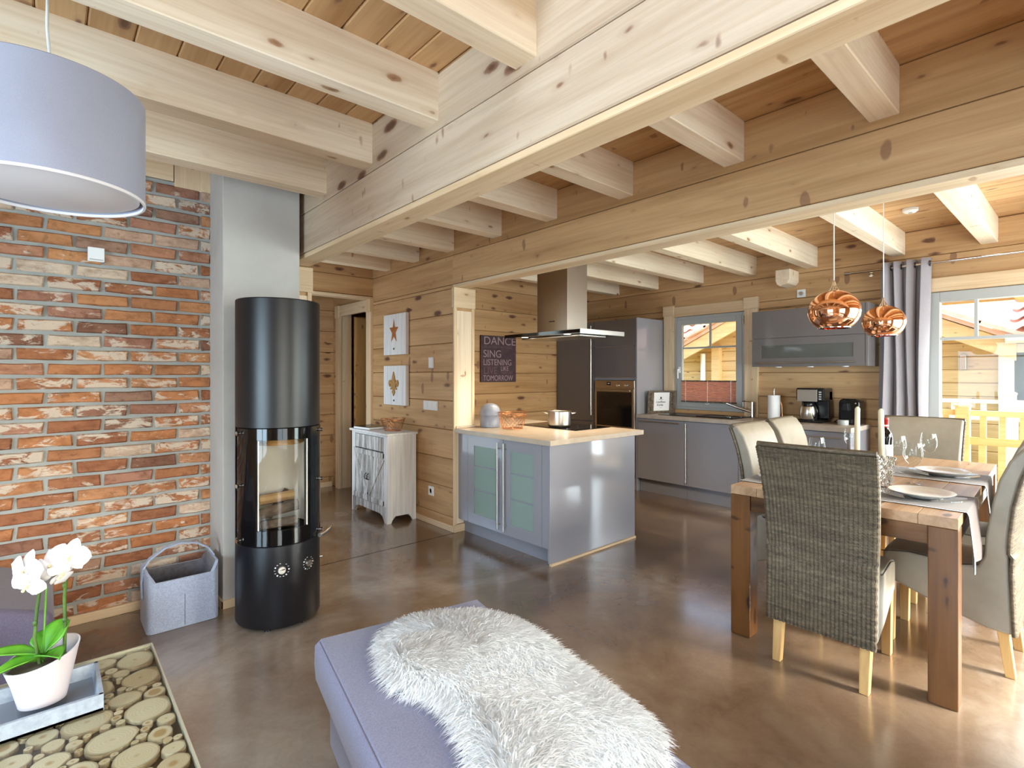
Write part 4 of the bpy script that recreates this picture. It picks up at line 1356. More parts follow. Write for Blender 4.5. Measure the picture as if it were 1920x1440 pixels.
t = thing('sheepskin_throw', 'shaggy white sheepskin spread over the lavender ottoman', 'sheepskin', tuple(OT(OW*.6, OL*.5, .43)))
us = [p[0] for p in hide]; vs_ = [p[1] for p in hide]
G = 0.016
m = MB()
idx = {}
nu_ = int((max(us) - min(us)) / G) + 1; nv_ = int((max(vs_) - min(vs_)) / G) + 1
for j in range(nv_):
    for i in range(nu_):
        u, v = min(us) + i * G, min(vs_) + j * G
        cs = [(u, v), (u + G, v), (u + G, v + G), (u, v + G)]
        if inside(u + G/2, v + G/2, hide):
            fc = []
            for di, dj in ((0, 0), (1, 0), (1, 1), (0, 1)):
                key = (i + di, j + dj)
                if key not in idx:
                    uu, vv = min(us) + key[0] * G, min(vs_) + key[1] * G
                    idx[key] = len(m.v)
                    e = min(1, edge_dist(uu, vv) / .06)
                    m.v.append(tuple(OT(uu, vv, hide_z(uu, vv) + .024 * math.sqrt(e))))
                fc.append(idx[key])
            m.f.append(tuple(fc)); m.mi.append(0)
o = m.build('hide', 'wool', t, smooth=70)
# wool: tapered curved locks
rg = np.random.default_rng(5)
blades_v, blades_f, blade_n = [], [], []
cnt = 0
target = 34000
while cnt < target:
    u = rg.uniform(min(us), max(us)); v = rg.uniform(min(vs_), max(vs_))
    if not inside(u, v, hide): continue
    e = edge_dist(u, v)
    cu_, cv_ = .42, .62
    ang = math.atan2(v - .25 - .9 * (u > .4) * .3, u - .38) * .5 + math.sin(u * 13 + 1.3) * .9 + math.cos(v * 11) * .9 + rg.normal(0, .45)
    g = 1e-3                                   # blend towards combing outward along the edge
    gx = (edge_dist(u + g, v) - e) / g; gy = (edge_dist(u, v + g) - e) / g
    wgt = math.exp(-(e / .055) ** 2)
    ang = math.atan2(math.sin(ang) * (1 - wgt) - gy * wgt * 1.3, math.cos(ang) * (1 - wgt) - gx * wgt * 1.3) + rg.normal(0, .2)
    L = rg.uniform(.034, .060); w = rg.uniform(.0011, .0024)
    lift = rg.uniform(.25, .75)
    d = ox * math.cos(ang) - oy * math.sin(ang)
    s = Vector((-d.y, d.x, 0))
    base = OT(u, v, hide_z(u, v) + .022 * math.sqrt(min(1, e / .06)))
    k = len(blades_v)
    p1 = base + d * (L * .45) + up * (L * lift * .55)
    p2 = base + d * L + up * (L * lift * .55 * (0.9 if e > .05 else .2)) + s * rg.normal(0, .006)
    if (s.cross(p2 - base)).z < 0: s = -s
    blades_v += [base - s * w, base + s * w, p1 - s * w * .9, p1 + s * w * .9, p2]
    nn_ = (up * 1.0 + d * .25 + Vector(rg.normal(0, .22, 3))).normalized()
    blade_n += [nn_] * 5
    blades_f += [(k, k + 1, k + 3, k + 2), (k + 2, k + 3, k + 4)]
    cnt += 1
q = MB(); q.v = [tuple(p) for p in blades_v]; q.f = blades_f; q.mi = [0] * len(blades_f)
fl = q.build('fleece', 'wool', t, fix=False)
fl['kind'] = 'stuff'
fl.data.polygons.foreach_set('use_smooth', [True] * len(fl.data.polygons))
fl.data.normals_split_custom_set_from_vertices(blade_n)

# --- thermostat on the brick wall
t = thing('thermostat', 'small square white thermostat box on the upper brick wall', 'thermostat', (.20, 3.72, 2.04))
m = MB(); m.box(.163, .237, 3.715, 3.745, 2.003, 2.082); m.build('housing', 'white', t, bevel=.004)
m = MB(); m.box(.170, .230, 3.712, 3.716, 2.010, 2.016); m.build('slot', 'grey_frame', t)
# ================================================================ HALL
XPW = 2.645
# distressed white cabinet
t = thing('distressed_cabinet', 'small white cabinet with distressed cross-braced doors against the hall log wall', 'cabinet', (2.48, 4.72, 0))
cx0, cx1, cyA, cyB, ch = 2.325, 2.628, 4.345, 5.09, 0.81
m = MB(); m.box(cx0 - .02, cx1 + .008, cyA - .02, cyB + .02, ch, ch + .022); m.build('top', 'white_wood', t, bevel=.004)
def foot_profile(a0, a1, z1):
    w = a1 - a0
    return [(a0, 0), (a0 + .055, 0), (a0 + .075, .03), (a0 + .10, .06), (a0 + .15, .075), (a1 - .15, .075), (a1 - .10, .06), (a1 - .075, .03), (a1 - .055, 0), (a1, 0), (a1, z1), (a0, z1)]
def side_profile(a0, a1, z1):
    return [(a0, 0), (a0 + .04, 0), (a0 + .055, .03), (a0 + .085, .06), (a1 - .085, .06), (a1 - .055, .03), (a1 - .04, 0), (a1, 0), (a1, z1), (a0, z1)]
for y in (cyA, cyB - .02):
    m = MB(); m.prism(side_profile(cx0, cx1, ch), y, y + .02, lambda u, v, h: (u, h, v)); m.build('side_panel', 'white_wood', t)
m = MB(); m.prism(foot_profile(cyA + .001, cyB - .001, .15), cx0 + .001, cx0 + .02, lambda u, v, h: (h, u, v)); m.build('apron', 'worn', t)
m = MB(); m.box(cx1 - .012, cx1, cyA + .02, cyB - .02, .08, ch).box(cx0 + .02, cx1 - .012, cyA + .02, cyB - .02, .09, .11); m.build('carcass', 'white_wood', t)
m = MB(); m.box(cx0, cx0 + .02, cyA + .02, cyA + .07, .15, ch).box(cx0, cx0 + .02, cyB - .07, cyB - .02, .15, ch).box(cx0, cx0 + .02, cyA + .07, cyB - .07, ch - .02, ch); m.build('face_frame', 'white_wood', t)
m = MB(); m.box(cx0 - .004, cx0 + .016, cyA + .075, cyB - .075, .655, ch - .025); dr = m.build('drawer', 'worn', t, bevel=.003)
ym = (cyA + cyB) / 2
for s, y0, y1 in ((0, cyA + .072, ym - .002), (1, ym + .002, cyB - .072)):
    m = MB(); m.box(cx0, cx0 + .014, y0, y1, .155, .645); d = m.build('door', 'worn', t, bevel=.002)
    for k in range(3):
        w = (y1 - y0) / 3
        m = MB(); m.box(cx0 - .004, cx0, y0 + k*w + .001, y0 + (k+1)*w - .001, .20, .60); m.build('plank', 'worn', d, bevel=.002)
    for zr in (.155, .595):
        m = MB(); m.box(cx0 - .012, cx0 - .003, y0, y1, zr, zr + .05); m.build('rail', 'worn', d, bevel=.002)
    ya, yb = (y0, y1) if s == 0 else (y1, y0)
    m = MB(); m.bar((cx0 - .007, yb, .21), (cx0 - .007, ya, .59), .008, .045, up=(0, (.38) / 1, (yb - ya) * -1)); m.build('brace', 'worn', d)
    yk = y1 - .02 if s == 0 else y0 + .02
    m = MB(); m.tube([(cx0 - .012, yk, .36), (cx0 - .03, yk, .37), (cx0 - .03, yk, .41), (cx0 - .012, yk, .42)], .005, 8); m.build('handle', 'black_plastic', d, smooth=60)
    yh = y0 - .002 if s == 0 else y1 + .002
    m = MB(); m.box(cx0 - .005, cx0, yh - .008, yh + .008, .16, .20).box(cx0 - .005, cx0, yh - .008, yh + .008, .60, .64); m.build('hinge', 'black_plastic', d)
CT = ch + .022
t = thing('guest_book', 'thick book with dark cover lying on the distressed white cabinet', 'book', (2.43, 4.90, CT))
Tm = Matrix.Translation((2.425, 4.89, CT)) @ Matrix.Rotation(.12, 4, 'Z')
m = MB(); m.box(-.10, .10, -.135, .135, .003, .024, T=Tm); m.build('pages', 'paper', t)
m = MB(); m.box(-.104, .104, -.14, .14, .024, .028, T=Tm).box(-.104, .104, -.14, .14, .0005, .003, T=Tm).box(.100, .104, -.14, .14, .003, .024, T=Tm); m.build('cover', 'black_plastic', t)

def wire_basket(name, label, c, rb, rt, h, nw, rows):
    t = thing(name, label, 'basket', c)
    cx, cy, cz = c
    def R(a, z): 
        f = z / h
        return rb + (rt - rb) * f ** .8
    def Zt(a): return h * (1 + .05 * math.cos(2 * a))
    q = MB()
    q.tube([(cx + R(a, h) * math.cos(a), cy + R(a, h) * math.sin(a), cz + Zt(a)) for a in [2*PI*i/40 for i in range(40)]], .0035, 6, closed=True)
    q.tube([(cx + rb * math.cos(a), cy + rb * math.sin(a), cz + .003) for a in [2*PI*i/36 for i in range(36)]], .003, 6, closed=True)
    q.tube([(cx + R(a, h*.86) * math.cos(a), cy + R(a, h*.86) * math.sin(a), cz + h*.86) for a in [2*PI*i/36 for i in range(36)]], .0022, 6, closed=True)
    q.build('rim', 'copper_wire', t, smooth=60)
    q = MB()
    for i in range(nw):
        for s in (-1, 1):
            pts = []
            for k in range(rows + 1):
                z = h * (.02 + .84 * k / rows); a = 2*PI*i/nw + s * .95 * k / rows
                pts.append((cx + R(a, z) * math.cos(a), cy + R(a, z) * math.sin(a), cz + z))
            q.tube(pts, .0012, 4)
        a = 2*PI*i/nw
        q.tube([(cx + R(a, h*.86)*math.cos(a), cy + R(a, h*.86)*math.sin(a), cz + h*.86), (cx + R(a, h)*math.cos(a+.1), cy + R(a, h)*math.sin(a+.1), cz + Zt(a))], .0015, 4)
    q.build('woven_wire', 'copper_wire', t)['kind'] = 'stuff'
    q = MB()
    for k in range(-3, 4):
        x = k / 3.6 * rb; yy = math.sqrt(max(0, rb*rb - x*x))
        q.tube([(cx + x, cy - yy, cz + .003), (cx + x, cy + yy, cz + .003)], .0015, 4)
    q.build('base_wires', 'copper_wire', t)
    return t
wire_basket('wire_basket', 'copper wire basket on the distressed white cabinet', (2.50, 4.56, CT + .001), .075, .115, .115, 18, 5)

# pictures on the hall wall
def canvas(name, label, y0, y1, z0, z1):
    t = thing(name, label, 'picture', (2.62, (y0+y1)/2, z0))
    m = MB(); m.box(2.605, 2.642, y0, y1, z0, z1); m.build('panel', 'white_wood', t, bevel=.002)
    return t
ya_, yb_ = 4.50, 4.945
def PP(yc, zc): return lambda u, v, h: (2.605 - h, yc - u, zc + v)
t = canvas('star_picture', 'white panel with a rusty metal star, upper of two on the hall wall', ya_, yb_, 1.575, 1.985)
yc, zc = 4.73, 1.81
star = []
for k in range(10):
    r = .115 if k % 2 == 0 else .046
    a = PI/2 + k * PI/5
    star.append((r * .82 * math.cos(a), r * 1.15 * math.sin(a)))
m = MB()
f = PP(yc, zc)
vs = [f(u, v, .002) for u, v in star] + [f(0, 0, .018)]
m.add(vs, [(i, (i+1) % 10, 10) for i in range(10)]); m.build('metal_star', 'rust', t, fix=True)
m = MB(); m.cyl((2.605, 4.73, 1.635), (2.598, 4.73, 1.635), .012, .008, n=10); m.build('nail_head', 'bark2', t)
t = canvas('fleur_de_lis_picture', 'white panel with a bronze fleur-de-lis, lower of two on the hall wall', ya_, yb_, 1.07, 1.465)
f = PP(4.73, 1.275)
m = MB()
def shape(pts, h=.010): m.prism(pts, .001, h, f)
shape([(-.0, .13), (-.022, .08), (-.034, .035), (-.022, -.01), (-.012, -.03), (.012, -.03), (.022, -.01), (.034, .035), (.022, .08)][::-1])
for s in (1, -1):
    pl = [(s*.015, -.03), (s*.03, .01), (s*.055, .045), (s*.085, .045), (s*.098, .015), (s*.088, -.015), (s*.068, -.022), (s*.072, .0), (s*.06, .012), (s*.048, -.005), (s*.045, -.03)]
    shape(pl if s > 0 else pl[::-1])
shape([(-.06, -.05), (.06, -.05), (.06, -.032), (-.06, -.032)])
shape([(-.012, -.05), (-.03, -.075), (-.018, -.085), (0, -.115), (.018, -.085), (.03, -.075), (.012, -.05)])
m.build('fleur_de_lis', 'bronze', t)
m = MB(); m.cyl((2.605, 4.73, 1.115), (2.598, 4.73, 1.115), .010, .007, n=10); m.build('nail_head', 'bark2', t)

# switches
def plate(name, label, cat, y, z, w, h, n, sock=False):
    t = thing(name, label, cat, (XPW, y, z))
    m = MB(); m.box(XPW - .010, XPW, y - w/2, y + w/2, z - h/2, z + h/2); m.build('cover_plate', 'white', t, bevel=.003)
    for k in range(n):
        yy = y - w/2 + w/n * (k + .5)
        m = MB()
        if sock: m.lathe([(.001, 0), (.02, 0), (.022, .004), (.026, .004), (.026, 0)], 24, (0, 0, 0)); m.v = [(XPW - .010 - c, yy + a, z + b_) for a, b_, c in m.v]; m.build('socket', 'white', t, smooth=40)
        else: m.box(XPW - .014, XPW - .009, yy - w/n/2 + .008, yy + w/n/2 - .008, z - h/2 + .01, z + h/2 - .01); m.build('rocker', 'white', t, bevel=.002)
plate('thermostat', 'small white room control beside the star picture on the hall wall', 'thermostat', 4.10, 1.485, .08, .10, 1)
plate('triple_switch', 'white triple light switch beside the lower picture on the hall wall', 'switch', 4.11, 1.09, .235, .085, 3)
plate('wall_socket', 'white wall socket low on the hall wall near the floor', 'socket', 4.10, .305, .085, .085, 1, True)

# ================================================================ KITCHEN
# --- island / peninsula
IX0, IX1, IY0, IY1 = 2.685, 3.70, 2.615, 4.965
t = thing('kitchen_island', 'glossy blue-grey kitchen island with frosted glass doors and steel bar handles', 'island', (3.2, 3.7, 0))
m = MB(); m.box(IX0 + .02, IX1, IY0 + .02, 3.735, .115, .865).box(2.785, IX1, 3.735, IY1, .115, .865); m.build('carcass', 'lacquer_matt', t)
m = MB(); m.box(IX0 - .005, IX1 + .004, IY0, IY0 + .02, .018, .866); m.build('end_panel', 'lacquer', t, bevel=.0015)
m = MB(); m.box(IX0 + .06, IX1 - .06, IY0 + .02, 3.733, .0, .115); m.build('plinth', 'lacquer_matt', t)
m = MB(); m.box(IX0, IX1 + .004, IY0 - .012, IY0 + .012, 0, .018); m.build('floor_trim', 'case_x', t, bevel=.002)
m = MB(); m.box(IX0, IX0 + .02, 3.60, 3.733, .118, .862); m.build('filler_panel', 'lacquer', t, bevel=.0015)
m = MB(); m.box(IX0, IX0 + .02, IY0 + .021, 2.700, .118, .862); m.build('filler_panel', 'lacquer', t, bevel=.0015)
for y0, y1, hs_ in ((2.703, 3.130, 1), (3.135, 3.597, 0)):
    fr = .085
    m = MB(); m.box(IX0, IX0 + .02, y0, y0 + fr, .118, .862).box(IX0, IX0 + .02, y1 - fr, y1, .118, .862).box(IX0, IX0 + .02, y0 + fr, y1 - fr, .118, .118 + fr).box(IX0, IX0 + .02, y0 + fr, y1 - fr, .862 - fr, .862)
    d = m.build('door', 'lacquer', t)
    m = MB(); m.box(IX0 + .006, IX0 + .012, y0 + fr, y1 - fr, .118 + fr, .862 - fr); m.build('frosted_pane', 'frosted', d)
    m = MB()
    for z in (.40, .60): m.box(IX0 + .003, IX0 + .006, y0 + fr, y1 - fr, z, z + .012)
    m.build('shelf_line', 'lacquer_matt', d)
    yh = y1 - .035 if hs_ else y0 + .035
    m = MB(); m.cyl((IX0 - .033, yh, .15), (IX0 - .033, yh, .835), .0065, n=12)
    for z in (.19, .79): m.cyl((IX0, yh, z), (IX0 - .033, yh, z), .005, n=8)
    m.build('bar_handle', 'steel', d, smooth=40)
m = MB(); m.prism([(2.645, 2.575), (3.775, 2.575), (3.775, 4.968), (2.786, 4.968), (2.786, 3.73), (2.645, 3.73)], .868, .905, lambda u, v, h: (u, v, h))
tag(m.build('island_worktop', 'worktop', bevel=.002), 'pale beige worktop covering the kitchen island', 'worktop')
m = MB(); m.prism([(2.655, 3.722), (2.86, 3.722), (2.86, 3.732), (2.655, 3.732)], .906, .925, lambda u, v, h: (u, v, h))
struct(m.build('trim_7', 'worktop', bevel=.003))
IT = .905
t = thing('ceramic_hob', 'black glass ceramic hob set in the island worktop', 'hob', (3.45, 3.2, IT))
m = MB(); m.box(3.28, 3.745, 2.90, 3.62, IT + .0005, IT + .006); m.build('glass_plate', 'black_gloss', t, bevel=.002)
m = MB()
for x, y, r in ((3.40, 3.07, .075), (3.62, 3.07, .09), (3.40, 3.42, .09), (3.62, 3.42, .075)): m.lathe([(r, 0), (r - .002, 0)], 32, (x, y, IT + .0064))
m.build('cooking_zone_ring', 'steel', t)
t = thing('cooking_pot', 'stainless steel cooking pot with two handles on the black hob', 'pot', (3.42, 3.22, IT + .006))
m = MB(); m.lathe([(.001, .004), (.095, .004), (.102, .010), (.104, .02), (.104, .135), (.108, .139), (.104, .139), (.101, .135), (.101, .02), (.001, .012)], 48, (3.42, 3.22, IT + .006)); m.build('pot_body', 'steel', t, smooth=40)
for s in (1, -1):
    m = MB()
    c = Vector((3.42, 3.22, IT + .122)) + Rw * s * .104
    m.tube([c + Fw * .035, c + Rw * s * .03 + Fw * .03 + up * .006, c + Rw * s * .045 + up * .010, c + Rw * s * .03 - Fw * .03 + up * .006, c - Fw * .035], .005, 8); m.build('handle', 'steel', t, smooth=60)
wire_basket('wire_basket', 'round copper wire basket standing on the island worktop', (3.02, 3.40, IT + .001), .088, .125, .14, 20, 6)
t = thing('bread_bin', 'blue-grey lidded canister beside the post on the island worktop', 'canister', (2.965, 3.64, IT))
m = MB(); m.lathe([(.001, .001), (.085, .001), (.09, .006), (.09, .105), (.086, .11), (.001, .11)], 40, (2.965, 3.64, IT)); m.build('body', 'bin', t, smooth=40)
m = MB(); m.lathe([(.093, .108), (.093, .122), (.090, .15), (.078, .18), (.055, .202), (.025, .212), (.001, .214)], 40, (2.965, 3.64, IT)); m.build('lid', 'bin', t, smooth=50)

# --- hood
t = thing('extractor_hood', 'steel island extractor hood with a flat glass plate above the hob', 'hood', (3.45, 3.2, ZC))
HX0, HX1, HY0, HY1, HZ = 3.155, 3.73, 2.745, 3.66, 1.722
m = MB(); m.box(3.33, 3.59, 3.04, 3.41, HZ + .015, ZC - .001); c = m.build('chimney_duct', 'steel_hood', t, bevel=.003)
m = MB(); m.box(3.328, 3.33, 3.19, 3.26, 1.84, 1.848); m.build('badge', 'dark', c)
m = MB(); m.box(HX0, HX1, HY0, HY1, HZ - .012, HZ + .016); m.build('glass_plate', 'black_gloss', t)
m = MB(); m.box(HX0, HX1, HY0 - .003, HY0, HZ - .016, HZ + .02); m.build('front_lip', 'steel', t)
m = MB(); m.box(HX0 + .12, HX1 - .12, HY0 + .1, HY1 - .1, HZ - .03, HZ - .012); m.build('filter_panel', 'steel', t, bevel=.006)
for x, y in ((HX0 + .07, HY0 + .2), (HX0 + .07, HY1 - .2), (HX1 - .07, HY0 + .2), (HX1 - .07, HY1 - .2)):
    m = MB(); m.lathe([(.001, -.0135), (.026, -.0135), (.032, -.012), (.032, -.010)], 20, (x, y, HZ)); m.build('lamp', 'lamp_spot', t, smooth=40)
    l = bpy.data.lights.new('hood_light', 'SPOT'); l.energy = 16; l.color = (1.0, .84, .62); l.spot_size = 2.4; l.spot_blend = .6; l.shadow_soft_size = .025
    lo = bpy.data.objects.new('hood_light', l); COL.objects.link(lo); lo.location = (x, y, HZ - .03)

# --- sign on the back wall
t = thing('text_sign', 'plum wooden sign with faded dance and sing lettering on the kitchen back wall', 'sign', (4.17, 4.95, 1.28))
sx0, sx1, sz0, sz1 = 3.885, 4.455, 1.285, 1.853
m = MB(); m.box(sx0, sx1, 4.945, 4.968, sz0, sz1); m.build('board', 'sign', t, bevel=.008)
def on_sign(body, x, z, size, mat='sign_text', align='LEFT', xs=1.0):
    T4 = Matrix.Translation((x, 4.9445, z)) @ Matrix.Rotation(PI / 2, 4, 'X')
    text_mesh('lettering', body, size, mat, t, T4, align, xs=xs)
on_sign('DANCE', sx0 + .04, 1.745, .135, xs=1.13)
on_sign("LIKE NO ONE IS WATCHING", sx0 + .04, 1.700, .044, 'sign_text_dim', xs=.80)
on_sign('SING', sx0 + .035, 1.588, .128, xs=1.02)
on_sign('LISTENING', sx0 + .035, 1.492, .105, xs=.90)
on_sign('LIVE', sx0 + .04, 1.385, .125, 'sign_text_dim', xs=.95)
on_sign('LIKE', sx0 + .31, 1.425, .078, xs=.9)
on_sign("THERE'S NO", sx0 + .31, 1.385, .046, 'sign_text_dim', xs=.8)
on_sign('TOMORROW', sx0 + .035, 1.302, .096, xs=.82)

# --- tall units and built-in oven
KF, KWL = 5.22, 5.798
def front(m, y0, y1, z0, z1): m.box(KF, KF + .02, y0 + .002, y1 - .002, z0 + .002, z1 - .002); return m
t = thing('fridge_cabinet', 'tall blue-grey integrated fridge cabinet in the kitchen corner', 'cabinet', (5.5, 4.63, 0))
m = MB(); m.box(KF + .021, KWL, 4.31, 4.965, .10, 2.05); m.build('carcass', 'lacquer_matt', t)
m = MB(); front(m, 4.31, 4.96, .78, 2.05).build('door', 'lacquer_dark', t, bevel=.002)
d = MB(); front(d, 4.31, 4.96, .15, .775).build('door', 'lacquer_dark', t, bevel=.002)
m = MB(); m.cyl((KF - .03, 4.335, .86), (KF - .03, 4.335, 2.0), .007, n=10).cyl((KF - .03, 4.335, .25), (KF - .03, 4.335, .74), .007, n=10)
for z in (.9, 1.95, .3, .7): m.cyl((KF, 4.335, z), (KF - .03, 4.335, z), .005, n=8)
m.build('bar_handle', 'steel', t, smooth=40)
m = MB(); m.box(KF + .05, KWL, 4.31, 4.96, 0, .10); m.build('plinth', 'lacquer_matt', t)
t = thing('oven_cabinet', 'tall blue-grey cabinet that houses the built-in oven', 'cabinet', (5.5, 3.98, 0))
m = MB(); m.box(KF + .021, KWL, 3.672, 4.305, .10, .68).box(KF + .021, KWL, 3.672, 4.305, 1.31, 2.05).box(KWL - .02, KWL, 3.672, 4.305, .68, 1.31).box(KF + .021, KWL, 4.285, 4.305, .68, 1.31); m.build('carcass', 'lacquer_matt', t)
m = MB(); m.box(KF, KWL, 3.652, 3.671, .0, 2.055); m.build('side_panel', 'lacquer', t, bevel=.0015)
for z0, z1 in ((1.73, 2.05), (1.345, 1.725), (.15, .66)):
    m = MB(); front(m, 3.675, 4.305, z0, z1).build('flap', 'lacquer_dark', t, bevel=.002)
m = MB(); m.box(KF - .002, KF + .004, 3.70, 4.28, 1.335, 1.343).box(KF - .002, KF + .004, 3.70, 4.28, 1.717, 1.725); m.build('edge_grip', 'steel', t)
m = MB(); m.box(KF + .05, KWL, 3.675, 4.305, 0, .10); m.build('plinth', 'lacquer_matt', t)
t = thing('built_in_oven', 'built-in oven with steel front and dark glass door in the tall cabinet', 'oven', (5.5, 3.98, .70))
m = MB(); m.box(KF - .006, KF + .5, 3.682, 4.282, .70, 1.305); m.build('housing', 'steel_hood', t, bevel=.003)
m = MB(); m.box(KF - .014, KF - .006, 3.684, 4.28, 1.215, 1.303); p = m.build('control_panel', 'steel_hood', t, bevel=.002)
m = MB(); m.box(KF - .016, KF - .014, 4.03, 4.09, 1.245, 1.285); m.build('display', 'black_gloss', p)
m = MB(); m.box(KF - .0165, KF - .0158, 4.045, 4.075, 1.262, 1.270); m.build('clock_digits', 'white', p)
for y in (3.92, 3.80): 
    m = MB(); m.cyl((KF - .014, y, 1.245), (KF - .035, y, 1.245), .016, .014, n=16); m.build('knob', 'chrome', p, smooth=40)
m = MB(); m.box(KF - .018, KF - .006, 3.684, 4.28, .715, 1.205); d = m.build('oven_door', 'steel_hood', t, bevel=.002)
m = MB(); m.box(KF - .020, KF - .018, 3.715, 4.245, .745, 1.165); m.build('door_glass', 'black_gloss', d)
m = MB(); m.cyl((KF - .05, 3.72, 1.183), (KF - .05, 4.24, 1.183), .009, n=12)
for y in (3.76, 4.20): m.cyl((KF - .02, y, 1.183), (KF - .05, y, 1.183), .006, n=8)
m.build('door_handle', 'steel', d, smooth=40)

# --- base units
def base_unit(y0, y1, label, kind):
    t = thing('base_cabinet', label, 'cabinet', (5.5, (y0+y1)/2, 0), 0, None)
    m = MB(); m.box(KF + .021, KWL, y0 + .001, y1 - .001, .15, .866); m.build('carcass', 'lacquer_matt', t)
    m = MB(); m.box(KF + .06, KF + .08, y0 + .001, y1 - .001, 0, .15); m.build('plinth', 'lacquer_matt', t)
    if kind == 'drawers':
        for z0, z1 in ((.155, .42), (.42, .67), (.67, .862)):
            m = MB(); front(m, y0, y1, z0, z1); d = m.build('drawer', 'lacquer', t, bevel=.002)
            m = MB(); m.cyl((KF - .03, y0 + .05, z1 - .05), (KF - .03, y1 - .05, z1 - .05), .006, n=10)
            for y in (y0 + .08, y1 - .08): m.cyl((KF, y, z1 - .05), (KF - .03, y, z1 - .05), .005, n=8)
            m.build('bar_handle', 'steel', d, smooth=40)
    else:
        m = MB(); front(m, y0, y1, .155, .862); d = m.build('door', 'lacquer', t, bevel=.002)
        m = MB()
        if kind == 'top':
            m.cyl((KF - .03, y0 + .05, .835), (KF - .03, y1 - .05, .835), .006, n=10)
            for y in (y0 + .08, y1 - .08): m.cyl((KF, y, .835), (KF - .03, y, .835), .005, n=8)
        else:
            m.cyl((KF - .03, y1 - .03, .20), (KF - .03, y1 - .03, .84), .0065, n=10)
            for z in (.25, .79): m.cyl((KF, y1 - .03, z), (KF - .03, y1 - .03, z), .005, n=8)
        m.build('bar_handle', 'steel', d, smooth=40)
base_unit(3.04, 3.65, 'blue-grey base cabinet with a horizontal handle beside the oven cabinet', 'top')
base_unit(2.44, 3.04, 'blue-grey base cabinet with a vertical bar handle under the window sink', 'side')
base_unit(1.95, 2.44, 'blue-grey drawer cabinet right of the sink cabinet, behind the wicker chair', 'drawers')
base_unit(1.47, 1.95, 'blue-grey drawer cabinet at the right end of the kitchen run', 'drawers')
m = MB(); m.box(KF, KWL, 1.449, 1.468, 0, .866)
tag(m.build('end_panel_board', 'lacquer', bevel=.0015), 'glossy blue-grey end panel closing the right end of the kitchen run', 'panel')
m = MB(); m.box(KF - .02, KWL, 1.44, 3.65, .868, .91)
tag(m.build('kitchen_worktop', 'worktop_kitchen', bevel=.002), 'greyish oak worktop of the kitchen run under the window', 'worktop')
KT = .91
t = thing('kitchen_sink', 'black inset sink with drainer below the kitchen window', 'sink', (5.5, 3.0, KT))
m = MB(); m.box(5.30, 5.72, 2.535, 3.42, KT + .0005, KT + .007); m.build('drainer', 'black_plastic', t, bevel=.003)
m = MB(); m.box(5.36, 5.66, 2.56, 2.60, KT + .007, KT + .012).box(5.36, 5.66, 2.94, 2.98, KT + .007, KT + .012).box(5.36, 5.39, 2.60, 2.94, KT + .007, KT + .012).box(5.63, 5.66, 2.60, 2.94, KT + .007, KT + .012); m.build('basin_rim', 'black_plastic', t)
m = MB(); m.cyl((5.5, 2.68, KT + .008), (5.5, 2.68, KT + .014), .045, n=20); m.build('waste_cap', 'chrome', t, smooth=40)
t = thing('kitchen_tap', 'chrome kitchen tap with slanting spout in front of the window', 'tap', (5.68, 2.50, KT))
m = MB(); m.cyl((5.68, 2.50, KT + .0005), (5.68, 2.50, KT + .17), .024, .021, n=20); m.build('tap_body', 'chrome', t, smooth=40)
m = MB(); m.tube([(5.68, 2.50, KT + .06), (5.63, 2.62, KT + .10), (5.58, 2.74, KT + .15)], [.015, .013, .012], 12); m.build('spout', 'chrome', t, smooth=40)
m = MB(); m.tube([(5.68, 2.50, KT + .165), (5.67, 2.55, KT + .178), (5.66, 2.60, KT + .178)], .007, 8); m.build('lever', 'chrome', t, smooth=40)
t = thing('paper_towel_holder', 'white paper towel roll on a steel stand on the kitchen worktop', 'kitchen roll', (5.58, 2.235, KT))
m = MB(); m.cyl((5.58, 2.235, KT + .0005), (5.58, 2.235, KT + .012), .07, n=28).cyl((5.58, 2.235, KT), (5.58, 2.235, KT + .31), .007, n=10).ball((5.58, 2.235, KT + .315), .012); m.build('stand', 'steel', t, smooth=40)
m = MB(); m.lathe([(.02, .014), (.056, .014), (.058, .018), (.058, .25), (.056, .254), (.02, .254)], 32, (5.58, 2.235, KT)); m.build('roll', 'paper', t, smooth=40)
m = MB(); m.tube([(5.60, 2.16, KT + .01), (5.60, 2.165, KT + .15), (5.60, 2.19, KT + .22)], .003, 6); m.build('arm', 'copper_wire', t, smooth=40)

t = thing('coffee_maker', 'black and steel filter coffee machine with thermal jug on the worktop', 'coffee machine', (5.6, 1.88, KT))
cy0, cy1 = 1.765, 1.995
m = MB(); m.box(5.50, 5.74, cy0, cy1, KT + .0005, KT + .03).box(5.64, 5.74, cy0 - .02, cy1, KT + .03, KT + .31).box(5.50, 5.74, cy0 - .02, cy1, KT + .21, KT + .335); m.build('body', 'black_plastic', t, bevel=.012)
m = MB(); m.box(5.494, 5.50, cy0 + .04, cy1 - .012, KT + .205, KT + .32); m.build('front_panel', 'steel', t, bevel=.002)
m = MB()
for k in range(4): m.box(5.494, 5.499, cy0 + .004, cy0 + .025, KT + .225 + k * .022, KT + .237 + k * .022)
m.build('button', 'grey_frame', t)
m = MB(); m.lathe([(.001, .031), (.07, .031), (.076, .04), (.076, .12), (.066, .155), (.05, .165), (.001, .165)], 32, (5.565, 1.905, KT)); j = m.build('thermal_jug', 'steel', t, smooth=40)
m = MB(); m.lathe([(.052, .163), (.052, .185), (.045, .196), (.001, .196)], 28, (5.565, 1.905, KT)); m.build('jug_lid', 'black_plastic', j, smooth=40)
